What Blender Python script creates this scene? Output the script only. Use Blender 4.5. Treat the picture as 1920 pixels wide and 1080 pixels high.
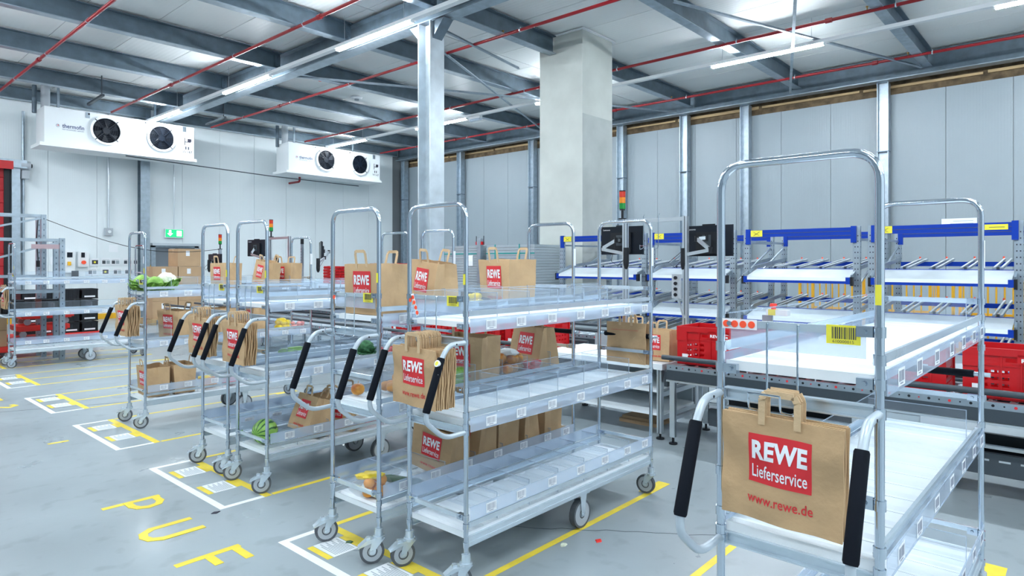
import bpy, math, random
from mathutils import Vector, Matrix, noise
R = math.radians; PI = math.pi
for o in list(bpy.data.objects): bpy.data.objects.remove(o, do_unlink=True)
scn = bpy.context.scene; col = scn.collection
random.seed(7)
# ------------------------------------------------------------ camera, world, exposure
CA = R(41.8)                      # X = along the parking lanes, Y = along the conveyor
cam = bpy.data.cameras.new('camera'); camo = bpy.data.objects.new('camera', cam); col.objects.link(camo)
camo.location = (0, 0, 1.525); camo.rotation_euler = (R(90), 0, CA - R(90))
cam.sensor_width = 36; cam.lens = 36 * 1220 / 1920; cam.shift_y = -48.4 / 1920
cam.clip_start = .05; cam.clip_end = 100
scn.camera = camo
w = bpy.data.worlds.new('world'); scn.world = w; w.use_nodes = True
bg = w.node_tree.nodes['Background']; bg.inputs[0].default_value = (.66, .78, .88, 1); bg.inputs[1].default_value = .4
vs = scn.view_settings; vs.view_transform = 'Standard'; vs.look = 'None'; vs.gamma = 1; vs.use_curve_mapping = False
vs.exposure = 0.18
TUBE = 190.0                       # brightness of the light tubes

# ------------------------------------------------------------ materials
MATS = {}
def mat(name, base, rough=.5, metal=0., var=0., vscale=6., bump=0., bscale=40., spec=.5, emit=None, estr=0., trans=None, var2=None, stretch=None, coat=0.):
    m = bpy.data.materials.new(name); m.use_nodes = True; nt = m.node_tree; N = nt.nodes; L = nt.links
    p = N['Principled BSDF']; p.inputs['Base Color'].default_value = (*base, 1)
    p.inputs['Roughness'].default_value = rough; p.inputs['Metallic'].default_value = metal
    p.inputs['Specular IOR Level'].default_value = spec
    if coat: p.inputs['Coat Weight'].default_value = coat
    if emit: p.inputs['Emission Color'].default_value = (*emit, 1); p.inputs['Emission Strength'].default_value = estr
    if var or bump:
        tc = N.new('ShaderNodeTexCoord'); mp = N.new('ShaderNodeMapping'); L.new(tc.outputs['Object'], mp.inputs[0])
        if stretch: mp.inputs['Scale'].default_value = stretch
    if var:
        n = N.new('ShaderNodeTexNoise'); n.inputs['Scale'].default_value = vscale; n.inputs['Detail'].default_value = 6
        L.new(mp.outputs[0], n.inputs[0]); r = N.new('ShaderNodeValToRGB'); L.new(n.outputs[0], r.inputs[0])
        a = [max(0, c * (1 - var)) for c in base]; b = [min(1, c * (1 + var)) for c in base] if var2 is None else var2
        r.color_ramp.elements[0].position = .3; r.color_ramp.elements[1].position = .7
        r.color_ramp.elements[0].color = (*a, 1); r.color_ramp.elements[1].color = (*b, 1)
        L.new(r.outputs[0], p.inputs['Base Color'])
    if bump:
        n = N.new('ShaderNodeTexNoise'); n.inputs['Scale'].default_value = bscale; n.inputs['Detail'].default_value = 4
        L.new(mp.outputs[0], n.inputs[0]); b = N.new('ShaderNodeBump'); b.inputs['Strength'].default_value = bump; b.inputs['Distance'].default_value = .01
        L.new(n.outputs[0], b.inputs['Height']); L.new(b.outputs[0], p.inputs['Normal'])
    if trans is not None:
        t = N.new('ShaderNodeBsdfTransparent'); t.inputs[0].default_value = (.96, .98, 1, 1)
        mx = N.new('ShaderNodeMixShader'); mx.inputs[0].default_value = 1 - trans
        L.new(t.outputs[0], mx.inputs[1]); L.new(p.outputs[0], mx.inputs[2]); L.new(mx.outputs[0], N['Material Output'].inputs[0])
    MATS[name] = m; return m
mat('floor_concrete', (.325, .375, .40), .33, var=.12, vscale=.9, bump=.06, bscale=9)
# fine dirt on the floor
def floor_detail():
    m = MATS['floor_concrete']; nt = m.node_tree; N = nt.nodes; L = nt.links; p = N['Principled BSDF']
    src = p.inputs['Base Color'].links[0].from_socket
    tc = N.new('ShaderNodeTexCoord'); n = N.new('ShaderNodeTexNoise'); n.inputs['Scale'].default_value = 7; n.inputs['Detail'].default_value = 10; n.inputs['Roughness'].default_value = .4
    L.new(tc.outputs['Object'], n.inputs[0]); r = N.new('ShaderNodeValToRGB'); L.new(n.outputs[0], r.inputs[0])
    r.color_ramp.elements[0].position = .30; r.color_ramp.elements[0].color = (.45, .45, .45, 1); r.color_ramp.elements[1].position = .42; r.color_ramp.elements[1].color = (1, 1, 1, 1)
    mx = N.new('ShaderNodeMix'); mx.data_type = 'RGBA'; mx.blend_type = 'MULTIPLY'; mx.inputs[0].default_value = .28
    L.new(src, mx.inputs[6]); L.new(r.outputs[0], mx.inputs[7]); L.new(mx.outputs[2], p.inputs['Base Color'])
    n2 = N.new('ShaderNodeTexNoise'); n2.inputs['Scale'].default_value = 2.2; n2.inputs['Detail'].default_value = 5; L.new(tc.outputs['Object'], n2.inputs[0])
    mr = N.new('ShaderNodeMapRange'); mr.inputs[3].default_value = .2; mr.inputs[4].default_value = .42; L.new(n2.outputs[0], mr.inputs[0]); L.new(mr.outputs[0], p.inputs['Roughness'])
floor_detail()
def ribbed(name, base, rough, axis, pitch, strength, metal=0.):
    m = mat(name, base, rough, metal, var=.03, vscale=.8); nt = m.node_tree; N = nt.nodes; L = nt.links; p = N['Principled BSDF']
    tc = N.new('ShaderNodeTexCoord'); wv = N.new('ShaderNodeTexWave'); wv.bands_direction = axis; wv.inputs['Scale'].default_value = 2 * PI / (20 * pitch) / 1.0
    wv.inputs['Distortion'].default_value = 0; L.new(tc.outputs['Object'], wv.inputs[0]); b = N.new('ShaderNodeBump'); b.inputs['Strength'].default_value = strength; b.inputs['Distance'].default_value = .004
    L.new(wv.outputs[1], b.inputs['Height']); L.new(b.outputs[0], p.inputs['Normal'])
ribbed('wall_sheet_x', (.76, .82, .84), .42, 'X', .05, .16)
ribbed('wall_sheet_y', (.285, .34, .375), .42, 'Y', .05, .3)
ribbed('ceiling_sheet', (.80, .83, .825), .5, 'X', .09, .35)
mat('seam', (.18, .2, .22), .7)
mat('galvanised', (.36, .43, .49), .36, .75, var=.14, vscale=9, bump=.05, bscale=14)
mat('galvanised_lit', (.60, .67, .72), .32, .35, var=.12, vscale=5)  # column steel, base colour lightened to carry the light falling on it
mat('galvanised_dark', (.12, .165, .205), .4, .35, var=.18, vscale=5)
mat('zinc', (.66, .75, .82), .24, .62, var=.06, vscale=12)
mat('chrome', (.58, .65, .73), .13, 1.)
mat('alu', (.62, .67, .71), .3, .8)
mat('sheet_metal', (.62, .69, .73), .35, .3, var=.12, vscale=3)
mat('steel_dark', (.06, .075, .09), .45, .3)
mat('conveyor_side', (.045, .06, .075), .4, .2)
mat('black_rubber', (.004, .006, .011), .75, spec=.15)
mat('black_plastic', (.008, .01, .014), .4, spec=.35)
mat('grey_rubber', (.085, .095, .11), .6)
mat('wheel_grey', (.42, .46, .50), .45)
mat('handle_grey', (.50, .57, .63), .35, .25)
mat('white_plastic', (.80, .84, .86), .35)
mat('white_board', (.80, .85, .885), .5, spec=.3)
mat('paper_white', (.82, .85, .88), .7)
mat('bar_ink', (.2, .22, .29), .6)
mat('ink_dark', (.03, .03, .05), .6)
mat('ink_blue', (.05, .08, .2), .6)
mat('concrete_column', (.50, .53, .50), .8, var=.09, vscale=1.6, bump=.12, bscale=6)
mat('concrete_column_dark', (.38, .41, .40), .8, var=.1, vscale=2.5, bump=.12, bscale=6)
mat('red_pipe', (.26, .006, .012), .35)
mat('red_plastic', (.50, .004, .008), .35, var=.08, vscale=8)
mat('red_print', (.66, .022, .03), .55)
mat('red_door', (.40, .004, .01), .5, bump=.5, bscale=5, stretch=(1, 1, 6))
mat('red_bright', (.85, .03, .02), .45)
mat('orange_dot', (1., .09, .03), .5)
mat('blue_rack', (.003, .038, .34), .45, spec=.2)
mat('yellow_tape', (.86, .66, .06), .5, var=.08, vscale=14)
mat('yellow_sign', (.80, .72, .05), .5)
mat('yellow_metal', (.85, .45, .02), .45)
mat('white_tape', (.86, .88, .88), .5, var=.05, vscale=14)
mat('kraft', (.54, .355, .19), .75, var=.10, vscale=7, bump=.4, bscale=22)
mat('kraft_handle', (.62, .44, .26), .75, bump=.3, bscale=60)
mat('cardboard', (.50, .33, .19), .8, var=.06, vscale=4)
mat('screen_black', (.004, .008, .016), .35, spec=.3)
mat('wood_dark', (.13, .09, .05), .85, var=.5, vscale=6)
mat('wood_pallet', (.45, .32, .17), .8, var=.3, vscale=5, stretch=(1, .15, 1))
mat('door_grey', (.16, .19, .22), .5)
mat('exit_green', (.0, .35, .12), .4, emit=(.02, .8, .3), estr=.7)
mat('exit_white', (.9, 1, .95), .4, emit=(.9, 1, .95), estr=1.4)
mat('tube_glow', (1, 1, 1), .5, emit=(.86, .94, 1.), estr=TUBE)
mat('lamp_red', (.55, .03, .01), .25); mat('lamp_amber', (.75, .22, .01), .25); mat('lamp_green', (.01, .25, .04), .25)
mat('acrylic', (.84, .91, .98), .06, trans=.95)
mat('acrylic_edge', (.58, .68, .80), .2, trans=.62)
mat('label_film', (.64, .74, .88), .12, trans=.62)
mat('thin_film', (.9, .93, .95), .12, trans=.87, bump=.5, bscale=30)
mat('skin_orange', (.85, .32, .02), .45); mat('skin_apple', (.55, .03, .02), .3, var=.5, vscale=14, var2=(.80, .38, .05))
mat('skin_yellow', (.85, .62, .03), .4); mat('skin_green', (.22, .45, .06), .45, var=.3, vscale=20)
mat('leaf_green', (.14, .40, .03), .5, var=.4, vscale=14, var2=(.35, .62, .12)); mat('dark_green', (.02, .09, .03), .35, var=.2, vscale=14)
mat('herb_green', (.07, .22, .09), .6, var=.5, vscale=40)
mat('cauliflower_white', (.82, .86, .68), .7, bump=1., bscale=60); mat('tomato_red', (.65, .02, .02), .25); mat('pink_pack', (.85, .35, .35), .4)
mat('tag_pink', (.42, .30, .32), .5); mat('teal_strap', (.0, .28, .26), .4); mat('brass', (.6, .35, .1), .3, .9); mat('grey_sheet', (.36, .42, .46), .4, .2, var=.06, vscale=3)
def melon():
    m = mat('melon_skin', (.2, .42, .06), .3); nt = m.node_tree; N = nt.nodes; L = nt.links; p = N['Principled BSDF']
    tc = N.new('ShaderNodeTexCoord'); sp = N.new('ShaderNodeSeparateXYZ'); L.new(tc.outputs['Object'], sp.inputs[0])
    at = N.new('ShaderNodeMath'); at.operation = 'ARCTAN2'; L.new(sp.outputs[1], at.inputs[0]); L.new(sp.outputs[2], at.inputs[1])
    ns = N.new('ShaderNodeTexNoise'); ns.inputs['Scale'].default_value = 22; L.new(tc.outputs['Object'], ns.inputs[0])
    ml = N.new('ShaderNodeMath'); ml.operation = 'MULTIPLY_ADD'; ml.inputs[1].default_value = 11; L.new(at.outputs[0], ml.inputs[0])
    m2 = N.new('ShaderNodeMath'); m2.operation = 'MULTIPLY'; m2.inputs[1].default_value = 4; L.new(ns.outputs[0], m2.inputs[0]); L.new(m2.outputs[0], ml.inputs[2])
    sn = N.new('ShaderNodeMath'); sn.operation = 'SINE'; L.new(ml.outputs[0], sn.inputs[0]); r = N.new('ShaderNodeValToRGB'); L.new(sn.outputs[0], r.inputs[0])
    r.color_ramp.elements[0].position = .3; r.color_ramp.elements[0].color = (.26, .5, .09, 1); r.color_ramp.elements[1].position = .75; r.color_ramp.elements[1].color = (.01, .10, .02, 1)
    L.new(r.outputs[0], p.inputs['Base Color'])
melon()

# ------------------------------------------------------------ mesh builder
class MB:
    def __init__(s): s.v = []; s.f = []; s.m = []
    def add(s, vs, fs, mi=0, M=None):
        b = len(s.v)
        s.v += [tuple(M @ Vector(p)) if M else tuple(p) for p in vs]
        s.f += [tuple(b + i for i in f) for f in fs]; s.m += [mi] * len(fs); return s
    def box(s, x0, x1, y0, y1, z0, z1, mi=0, M=None):
        if x0 > x1: x0, x1 = x1, x0
        if y0 > y1: y0, y1 = y1, y0
        if z0 > z1: z0, z1 = z1, z0
        return s.add([(x0, y0, z0), (x1, y0, z0), (x1, y1, z0), (x0, y1, z0), (x0, y0, z1), (x1, y0, z1), (x1, y1, z1), (x0, y1, z1)],
            [(0, 3, 2, 1), (4, 5, 6, 7), (0, 1, 5, 4), (1, 2, 6, 5), (2, 3, 7, 6), (3, 0, 4, 7)], mi, M)
    def bar(s, p, q, w, h=None, mi=0, up=(0, 0, 1)):
        h = h or w; p = Vector(p); q = Vector(q); d = (q - p).normalized(); u = Vector(up)
        if abs(d.dot(u)) > .99: u = Vector((1, 0, 0))
        a = d.cross(u).normalized(); b = a.cross(d).normalized(); vs = []
        for c in (p, q):
            for i, j in ((-1, -1), (1, -1), (1, 1), (-1, 1)): vs.append(c + a * (i * w / 2) + b * (j * h / 2))
        return s.add(vs, [(0, 1, 2, 3), (7, 6, 5, 4), (0, 4, 5, 1), (1, 5, 6, 2), (2, 6, 7, 3), (3, 7, 4, 0)], mi)
    def tube(s, path, r, n=10, mi=0, cap=True):
        P = [Vector(p) for p in path]; rr = r if isinstance(r, (list, tuple)) else [r] * len(P)
        t0 = (P[1] - P[0]).normalized(); u = Vector((0, 0, 1)) if abs(t0.z) < .9 else Vector((1, 0, 0)); a = t0.cross(u).normalized(); vs = []
        for i, p in enumerate(P):
            t = ((P[min(i + 1, len(P) - 1)] - P[max(i - 1, 0)])).normalized(); a = (a - t * a.dot(t)).normalized(); b = t.cross(a)
            for k in range(n): th = 2 * PI * k / n; vs.append(p + (a * math.cos(th) + b * math.sin(th)) * rr[i])
        fs = [(i * n + k, i * n + (k + 1) % n, (i + 1) * n + (k + 1) % n, (i + 1) * n + k) for i in range(len(P) - 1) for k in range(n)]
        if cap: fs += [tuple(range(n))[::-1], tuple((len(P) - 1) * n + k for k in range(n))]
        return s.add(vs, fs, mi)
    def cyl(s, p, q, r, n=14, mi=0, r2=None): return s.tube([p, q], [r, r if r2 is None else r2], n, mi)
    def ring(s, p, q, r0, r1, n=20, mi=0):   # hollow ring between p and q
        p = Vector(p); q = Vector(q); t = (q - p).normalized(); u = Vector((0, 0, 1)) if abs(t.z) < .9 else Vector((1, 0, 0)); a = t.cross(u).normalized(); b = t.cross(a); vs = []
        for c, r in ((p, r0), (p, r1), (q, r1), (q, r0)):
            for k in range(n): th = 2 * PI * k / n; vs.append(c + (a * math.cos(th) + b * math.sin(th)) * r)
        fs = [(i * n + k, i * n + (k + 1) % n, ((i + 1) % 4) * n + (k + 1) % n, ((i + 1) % 4) * n + k) for i in range(4) for k in range(n)]
        return s.add(vs, fs, mi)
    def ball(s, c, r, nu=14, nv=9, mi=0, fn=None):
        c = Vector(c); r = Vector(r) if not isinstance(r, (int, float)) else Vector((r, r, r)); vs = [c + Vector((0, 0, -r.z))]
        for j in range(1, nv):
            ph = -PI / 2 + PI * j / nv
            for k in range(nu):
                th = 2 * PI * k / nu; d = Vector((math.cos(ph) * math.cos(th), math.cos(ph) * math.sin(th), math.sin(ph))); q = fn(d) if fn else 1
                vs.append(c + Vector((d.x * r.x, d.y * r.y, d.z * r.z)) * q)
        vs.append(c + Vector((0, 0, r.z * (fn(Vector((0, 0, 1))) if fn else 1)))); fs = []
        for k in range(nu): fs.append((0, 1 + (k + 1) % nu, 1 + k))
        for j in range(nv - 2):
            for k in range(nu): a = 1 + j * nu; fs.append((a + k, a + (k + 1) % nu, a + nu + (k + 1) % nu, a + nu + k))
        a = 1 + (nv - 2) * nu
        for k in range(nu): fs.append((a + k, a + (k + 1) % nu, len(vs) - 1))
        return s.add(vs, fs, mi)
    def sheet(s, x0, y0, x1, y1, z, t=.0015, mi=0): return s.box(x0, x1, y0, y1, z, z + t, mi)
    def mesh(s, name, mats, smooth=False):
        me = bpy.data.meshes.new(name); me.from_pydata(s.v, [], s.f)
        for m in ([mats] if isinstance(mats, str) else mats): me.materials.append(MATS[m])
        if any(s.m): me.polygons.foreach_set('material_index', s.m)
        if smooth:
            me.polygons.foreach_set('use_smooth', [True] * len(s.f)); me.set_sharp_from_angle(angle=R(38))
        me.update(); return me
    def build(s, name, mats, parent=None, smooth=False, loc=None): return inst(name, s.mesh(name, mats, smooth), parent, loc)
def inst(name, me, parent=None, loc=None, rz=0.):
    o = bpy.data.objects.new(name, me); col.objects.link(o)
    if parent: o.parent = parent
    if loc: o.location = loc
    if rz: o.rotation_euler = (0, 0, rz)
    return o
def empty(name, loc=(0, 0, 0), rz=0.):
    o = bpy.data.objects.new(name, None); o.empty_display_size = .05; col.objects.link(o); o.location = loc; o.rotation_euler = (0, 0, rz); return o
def tag(o, label, cat, group=None):
    o['label'] = label; o['category'] = cat
    if group: o['group'] = group
    return o
def thing(name, loc, rz, label, cat, group=None): return tag(empty(name, loc, rz), label, cat, group)
def struct(o, label=None):
    o['kind'] = 'structure'
    if label: o['label'] = label
    return o
def kids(o): return KID.get(o, None) or [c for c in col.objects if c.parent == o]
KID = {}
def copy_tree(o, par=None, children=None):
    c = o.copy(); col.objects.link(c)
    if par: c.parent = par
    for ch in (children or CH(o)): copy_tree(ch, c)
    return c
_chcache = {}
def CH(o):
    k = o.name
    if k not in _chcache: _chcache[k] = list(o.children)
    return _chcache[k]
def fillet(pts, r, seg=5):
    P = [Vector(p) for p in pts]; out = [P[0]]
    for i in range(1, len(P) - 1):
        a = (P[i - 1] - P[i]); b = (P[i + 1] - P[i]); rr = min(r, a.length * .49, b.length * .49); p0 = P[i] + a.normalized() * rr; p1 = P[i] + b.normalized() * rr
        for k in range(seg + 1): t = k / seg; out.append(p0.lerp(P[i], t).lerp(P[i].lerp(p1, t), t))
    out.append(P[-1]); return out
# lettering: (u, v) mesh normalised to a box of width w, height h, lower-left at origin
_txt = {}
def text_geo(s, bold=0.0):
    k = (s, bold)
    if k in _txt: return _txt[k]
    cu = bpy.data.curves.new('lettering', 'FONT'); cu.body = s; cu.offset = bold; cu.resolution_u = 3; cu.space_character = 1.0 + bold * 1.6
    o = bpy.data.objects.new('lettering', cu); col.objects.link(o); bpy.context.view_layer.update()
    me = bpy.data.meshes.new_from_object(o); vs = [(v.co.x, v.co.y) for v in me.vertices]; fs = [tuple(p.vertices) for p in me.polygons]
    bpy.data.objects.remove(o, do_unlink=True); bpy.data.meshes.remove(me)
    x0 = min(v[0] for v in vs); x1 = max(v[0] for v in vs); y0 = min(v[1] for v in vs); y1 = max(v[1] for v in vs)
    _txt[k] = ([((x - x0) / (x1 - x0), (y - y0) / (y1 - y0)) for x, y in vs], fs); return _txt[k]
def put_text(mb, s, fn, u0, v0, w, h, mi=0, bold=0.):
    vs, fs = text_geo(s, bold); mb.add([fn(u0 + a * w, v0 + b * h) for a, b in vs], fs, mi)

# ------------------------------------------------------------ SETTING
CEIL = 5.9
b = MB().box(-12, 16.1, -12, 20.1, -.12, 0); fl = struct(b.build('floor', 'floor_concrete'), 'grey sealed concrete warehouse floor with yellow lane lines')
# ceiling with insulated sheets
ce = MB().box(-12, 16.1, -12, 20.1, CEIL + .02, CEIL + .15); ce = struct(ce.build('ceiling', 'seam'), 'white insulated panel ceiling')
pm = MB().box(.006, 1.094, 0, 10.64, 0, .03).mesh('ceiling_panel', 'ceiling_sheet')
x = -12.0
while x < 16:
    for y in (-12, -1.33, 9.34): inst('ceiling_panel', pm, ce, (x, y, CEIL - .01))
    x += 1.1
# left wall (plane y = 20) and right wall (plane x = 16)
wl = struct(MB().box(-12, 16.1, 20.04, 20.2, 0, CEIL).build('wall_left', 'seam'), 'pale grey insulated panel wall at the far left end')
pm = MB().box(.004, 1.096, -.04, 0, 0, CEIL - .3).mesh('wall_panel', 'wall_sheet_x')
x = -11.99
while x < 15.4:
    if not (-.5 < x < 2.4): inst('wall_panel', pm, wl, (x, 20.04, 0))
    x += 1.1
MB().box(-12, 16, 20.0, 20.05, CEIL - .3, CEIL - .02).build('wall_coping', 'wall_sheet_x', wl)
wr = struct(MB().box(16.04, 16.2, -12, 20.1, 0, 5.15).build('wall_right', 'seam'), 'grey insulated panel wall behind the flow racks')
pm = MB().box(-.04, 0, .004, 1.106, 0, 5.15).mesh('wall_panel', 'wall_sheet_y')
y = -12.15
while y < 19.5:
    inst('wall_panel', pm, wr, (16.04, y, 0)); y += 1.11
wn = struct(MB().box(-12.2, -12.04, -12, 20.1, 0, CEIL).build('wall_back', 'seam'), 'grey panel wall far behind the aisle, out of view')
y = -12.0
while y < 20: inst('wall_panel', pm, wn, (-12.0, y, 0)); y += 1.11
wf = struct(MB().box(-12.2, 16.2, -12.2, -12.04, 0, CEIL).build('wall_front', 'wall_sheet_x'), 'grey panel wall behind the camera, out of view')
# timber and light strip over the right wall
t = struct(MB().box(16.12, 16.35, -12, 20, 5.15, 5.5).build('trim_1', 'wood_dark'), 'raw timber strip visible in the gap above the right wall')
for k in range(14): MB().box(16.07, 16.12, -11.9 + k * 2.26, -9.72 + k * 2.26, 5.31 + (k % 2) * .01, 5.36 + (k % 3) * .01).build('timber_board', 'wood_pallet', t)
# red roller door in the left wall
d = struct(empty('door_1', (-1.76, 19.95, 0)), 'red roller door in a galvanised frame at the far left')
MB().box(0, 5.35, .0, .03, 0, 3.85).build('door_curtain', 'red_door', d)
for k in range(12): MB().cyl((0, -.01, .2 + k * .31), (5.35, -.01, .2 + k * .31), .012, 6).build('curtain_rib', 'red_door', d)
MB().box(5.35, 5.48, -.02, .03, 0, 3.85).build('guide_rail', 'black_plastic', d)
MB().box(5.49, 5.66, -.12, .03, 0, 4.05).build('door_post', 'galvanised', d)
MB().box(0, 5.78, -.22, .03, 3.85, 4.05).box(0, 5.5, -.24, -.22, 3.80, 4.0, 1).build('door_housing', ['galvanised', 'red_plastic'], d)
MB().cyl((5.66, -.12, 3.93), (5.86, -.12, 3.93), .11, 16).cyl((5.86, -.12, 3.93), (5.90, -.12, 3.93), .05, 12, 1).box(5.68, 5.83, -.2, -.02, 3.6, 3.8).build('door_motor', ['wheel_grey', 'black_plastic'], d, True)
# steel door with frame
d = struct(empty('door_2', (6.94, 19.94, 0)), 'dark grey steel door in a metal frame under the exit sign')
MB().box(.0, .12, 0, .06, 0, 2.05).box(1.2, 1.32, 0, .06, 0, 2.05).box(0, 1.32, 0, .06, 1.95, 2.07).build('door_frame', 'galvanised', d)
MB().box(.12, 1.2, .03, .06, 0, 1.95).build('door_leaf', 'door_grey', d); MB().box(-.02, 1.34, -.16, .0, 2.0, 2.06).build('door_closer', 'alu', d)
MB().cyl((.22, -.02, 1.0), (.22, .03, 1.0), .02).bar((.22, -.03, 1.0), (.34, -.03, 1.0), .02).build('door_handle', 'alu', d)
MB().box(.5, .62, -.08, .03, 1.86, 1.92).box(.62, .72, -.06, .02, 1.84, 1.9, 1).build('door_stay', ['white_plastic', 'black_plastic'], d)
# baseboard kick rail, yellow
bb = struct(MB().box(-12, 6.85, 19.85, 20.0, 0, .14).build('baseboard_left', 'yellow_metal'), 'yellow kick rail along the left wall')

# ------------------------------------------------------------ steelwork
def ibeam(mb, p, q, h, wd, t=.014, mi=0, mi2=0):
    p = Vector(p); q = Vector(q); d = (q - p).normalized()
    z = Vector((0, 0, 1))
    mb.bar(p + z * (h / 2 - t / 2), q + z * (h / 2 - t / 2), wd, t, mi); mb.bar(p - z * (h / 2 - t / 2), q - z * (h / 2 - t / 2), wd, t, mi2); mb.bar(p, q, t, h - 2 * t, mi)
ords = ['nearest the back wall', 'second from the back wall', 'third from the back wall', 'fourth from the back wall', 'fifth from the back wall', 'sixth from the back wall', 'seventh from the back wall', 'eighth from the back wall', 'ninth from the back wall', 'overhead behind the camera']
for side, (xa, xb) in enumerate(((-12, 6.86), (7.14, 15.55), (10.92, 15.55))):
    for i, y in enumerate((19.75, 17.55, 15.05, 12.6, 10.08, 7.75, 5.08, 2.53, 0.0, -2.5)):
        if side == 2 and i != 5: continue
        if side == 1: xb = 9.84 if i == 5 else 15.55
        mb = MB(); ibeam(mb, (xa, y, 5.68), (xb, y, 5.68), .34 if i else .30, .17, .014, 0, 1)
        o = mb.build('steel_crossbeam', ['galvanised_dark', 'galvanised'])  # shaded web and lit bottom flange put in as darker and lighter steel
        tag(o, 'galvanised steel crossbeam %s, on the %s of the main girder' % (ords[i], 'left' if side == 0 else 'right') if not (i == 5 and side) else 'galvanised steel crossbeam between the %s' % ('main girder and the concrete column' if side == 1 else 'concrete column and the right wall'), 'beam')
        xe = xb if side == 0 else xa; s = -1 if side == 0 else 1
        mb = MB().box(xe + s * .005, xe + s * .12, y - .03, y + .03, 5.57, 5.79)
        for k in range(3): mb.cyl((xe + s * .06, y - .045, 5.61 + k * .07), (xe + s * .06, y + .045, 5.61 + k * .07), .014, 6)
        mb.build('end_plate', 'galvanised_dark', o)
for name, x, y0, y1, lab in (('main_girder', 7.0, -12, 19.9, 'deep steel main girder running over the row of light tubes'), ('main_girder', 15.7, -12, 19.9, 'deep steel girder along the top of the right wall'), ('main_girder', -2.4, -12, 19.9, 'deep steel main girder over the aisle at left')):
    mb = MB(); ibeam(mb, (x, y0, 5.62), (x, y1, 5.62), .46, .26, .018, 0, 1); tag(mb.build(name, ['galvanised_dark', 'galvanised']), lab, 'beam')  # girders shaded by colour too: dark web, paler underside
# steel column (H profile) with haunches
c = thing('steel_column', (6.98, 8.0, 0), 0, 'brightly lit galvanised H-profile column standing behind the carts', 'column')
MB().box(-.15, .15, -.15, -.13, 0, 5.37).box(-.15, .15, .13, .15, 0, 5.37).box(-.007, .007, -.13, .13, 0, 5.37).build('column_shaft', 'galvanised_lit', c)
MB().box(-.22, .22, -.22, .22, 0, .025).build('base_plate', 'galvanised_dark', c)
for s in (-1, 1): MB().add([(-.1, s * .15, 5.37), (.1, s * .15, 5.37), (.1, s * .15, 5.1), (-.1, s * .15, 5.1), (-.1, s * .42, 5.37), (.1, s * .42, 5.37)], [(0, 1, 2, 3), (0, 4, 5, 1), (3, 2, 5, 4), (0, 3, 4), (1, 5, 2)]).build('haunch', 'galvanised_dark', c)
# concrete column
c = thing('concrete_column', (9.88, 7.1, 0), 0, 'square fair-faced concrete column rising to the ceiling', 'column')
MB().box(0, 1, -.02, 1, 0, 4.6).box(0, 1, -.02, 1, 4.6, CEIL - .02, 1).build('column_shaft', ['concrete_column', 'concrete_column'], c)
MB().box(.0, 1.0, -.0225, -.0201, 0, 4.3).build('side_face_panel', 'concrete_column_dark', c)  # darker concrete sheet over one side face, ending below the top
MB().box(-.05, 1.05, -.07, 1.05, CEIL - .045, CEIL - .022).build('collar_plate', 'white_plastic', c)
# wall posts, right wall
wp = ['in the far corner', 'second from the far corner', 'third from the far corner', 'fourth from the far corner, beside the concrete column', 'fifth from the far corner', 'sixth from the far corner', 'seventh from the far corner, behind the chrome hoop', 'nearest, right of the wall sheets']
for i, y in enumerate((19.7, 16.6, 13.3, 10.0, 8.05, 6.42, 3.39, -.3)):
    mb = MB().box(-.1, .1, -.11, -.095, 0, 5.39).box(-.1, .1, .095, .11, 0, 5.39).box(-.006, .006, -.1, .1, 0, 5.39); o = mb.build('wall_post', 'galvanised', None, False, (15.86, y, 0))
    tag(o, 'galvanised steel post against the right wall, %s' % wp[i], 'column')
    MB().box(-.102, .102, -.115, .115, 3.9, 3.92).build('splice_plate', 'galvanised_dark', o)
o = MB().box(-.12, .12, -.12, -.1, 0, 5.5).box(-.12, .12, .1, .12, 0, 5.5).box(-.01, .01, -.1, .1, 0, 5.5).build('wall_post', 'galvanised', None, False, (6.72, 19.86, 0)); tag(o, 'galvanised steel post against the left wall beside the door', 'column')
# bracing rods
def rod(p, q, lab):
    mb = MB().bar(p, q, .05, .006).bar(Vector(p) + Vector((0, 0, .02)), Vector(q) + Vector((0, 0, .02)), .006, .04); tag(mb.build('bracing_bar', 'galvanised'), lab, 'brace')
rod((7.15, 8.2, 5.47), (10.0, 8.75, 5.47), 'thin steel bracing bar running from the girder to the concrete column')
rod((7.15, 8.6, 5.46), (15.4, 12.4, 5.46), 'long thin steel bracing bar crossing under the far crossbeams')
rod((7.15, 12.45, 5.40), (15.4, 8.05, 5.40), 'thin steel bracing bar crossing behind the steel column')
rod((9.0, 4.75, 5.47), (15.4, 2.6, 5.47), 'thin steel bracing bar above the right-hand light tube')
rod((8.0, 2.6, 5.40), (15.4, 5.2, 5.40), 'thin steel bracing bar ending at the right wall girder')
# sprinkler pipes
pl = ['leftmost red sprinkler pipe crossing above the aisle', 'second red sprinkler pipe from the left, ending over the large cooler', 'red sprinkler pipe passing behind the steel column', 'red sprinkler pipe between the concrete column and the light rail', 'rightmost red sprinkler pipe near the right wall']
for i, x in enumerate((3.33, 5.78, 8.4, 11.45, 14.5)):
    o = MB().cyl((0, -12, 0), (0, 19.4, 0), .028, 10).build('sprinkler_pipe', 'red_pipe', None, True, (x, 0, 5.5)); tag(o, pl[i], 'pipe')
    for k in range(11):
        y = -8 + k * 2.52 + .6; MB().cyl((0, y, .0), (0, y, .07), .009, 8).cyl((0, y, .07), (0, y, .085), .022, 8).build('sprinkler_head', 'brass', o)
        MB().bar((0, y - .4, .0), (0, y - .4, .06), .012).ring((0, y - .41, 0), (0, y - .39, 0), .028, .036, 12).build('pipe_hanger', 'zinc', o)
    for k in range(5): MB().cyl((0, -9 + k * 6.1, 0), (0, -8.9 + k * 6.1, 0), .042, 12).build('pipe_coupling', 'red_pipe', o, True)
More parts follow.
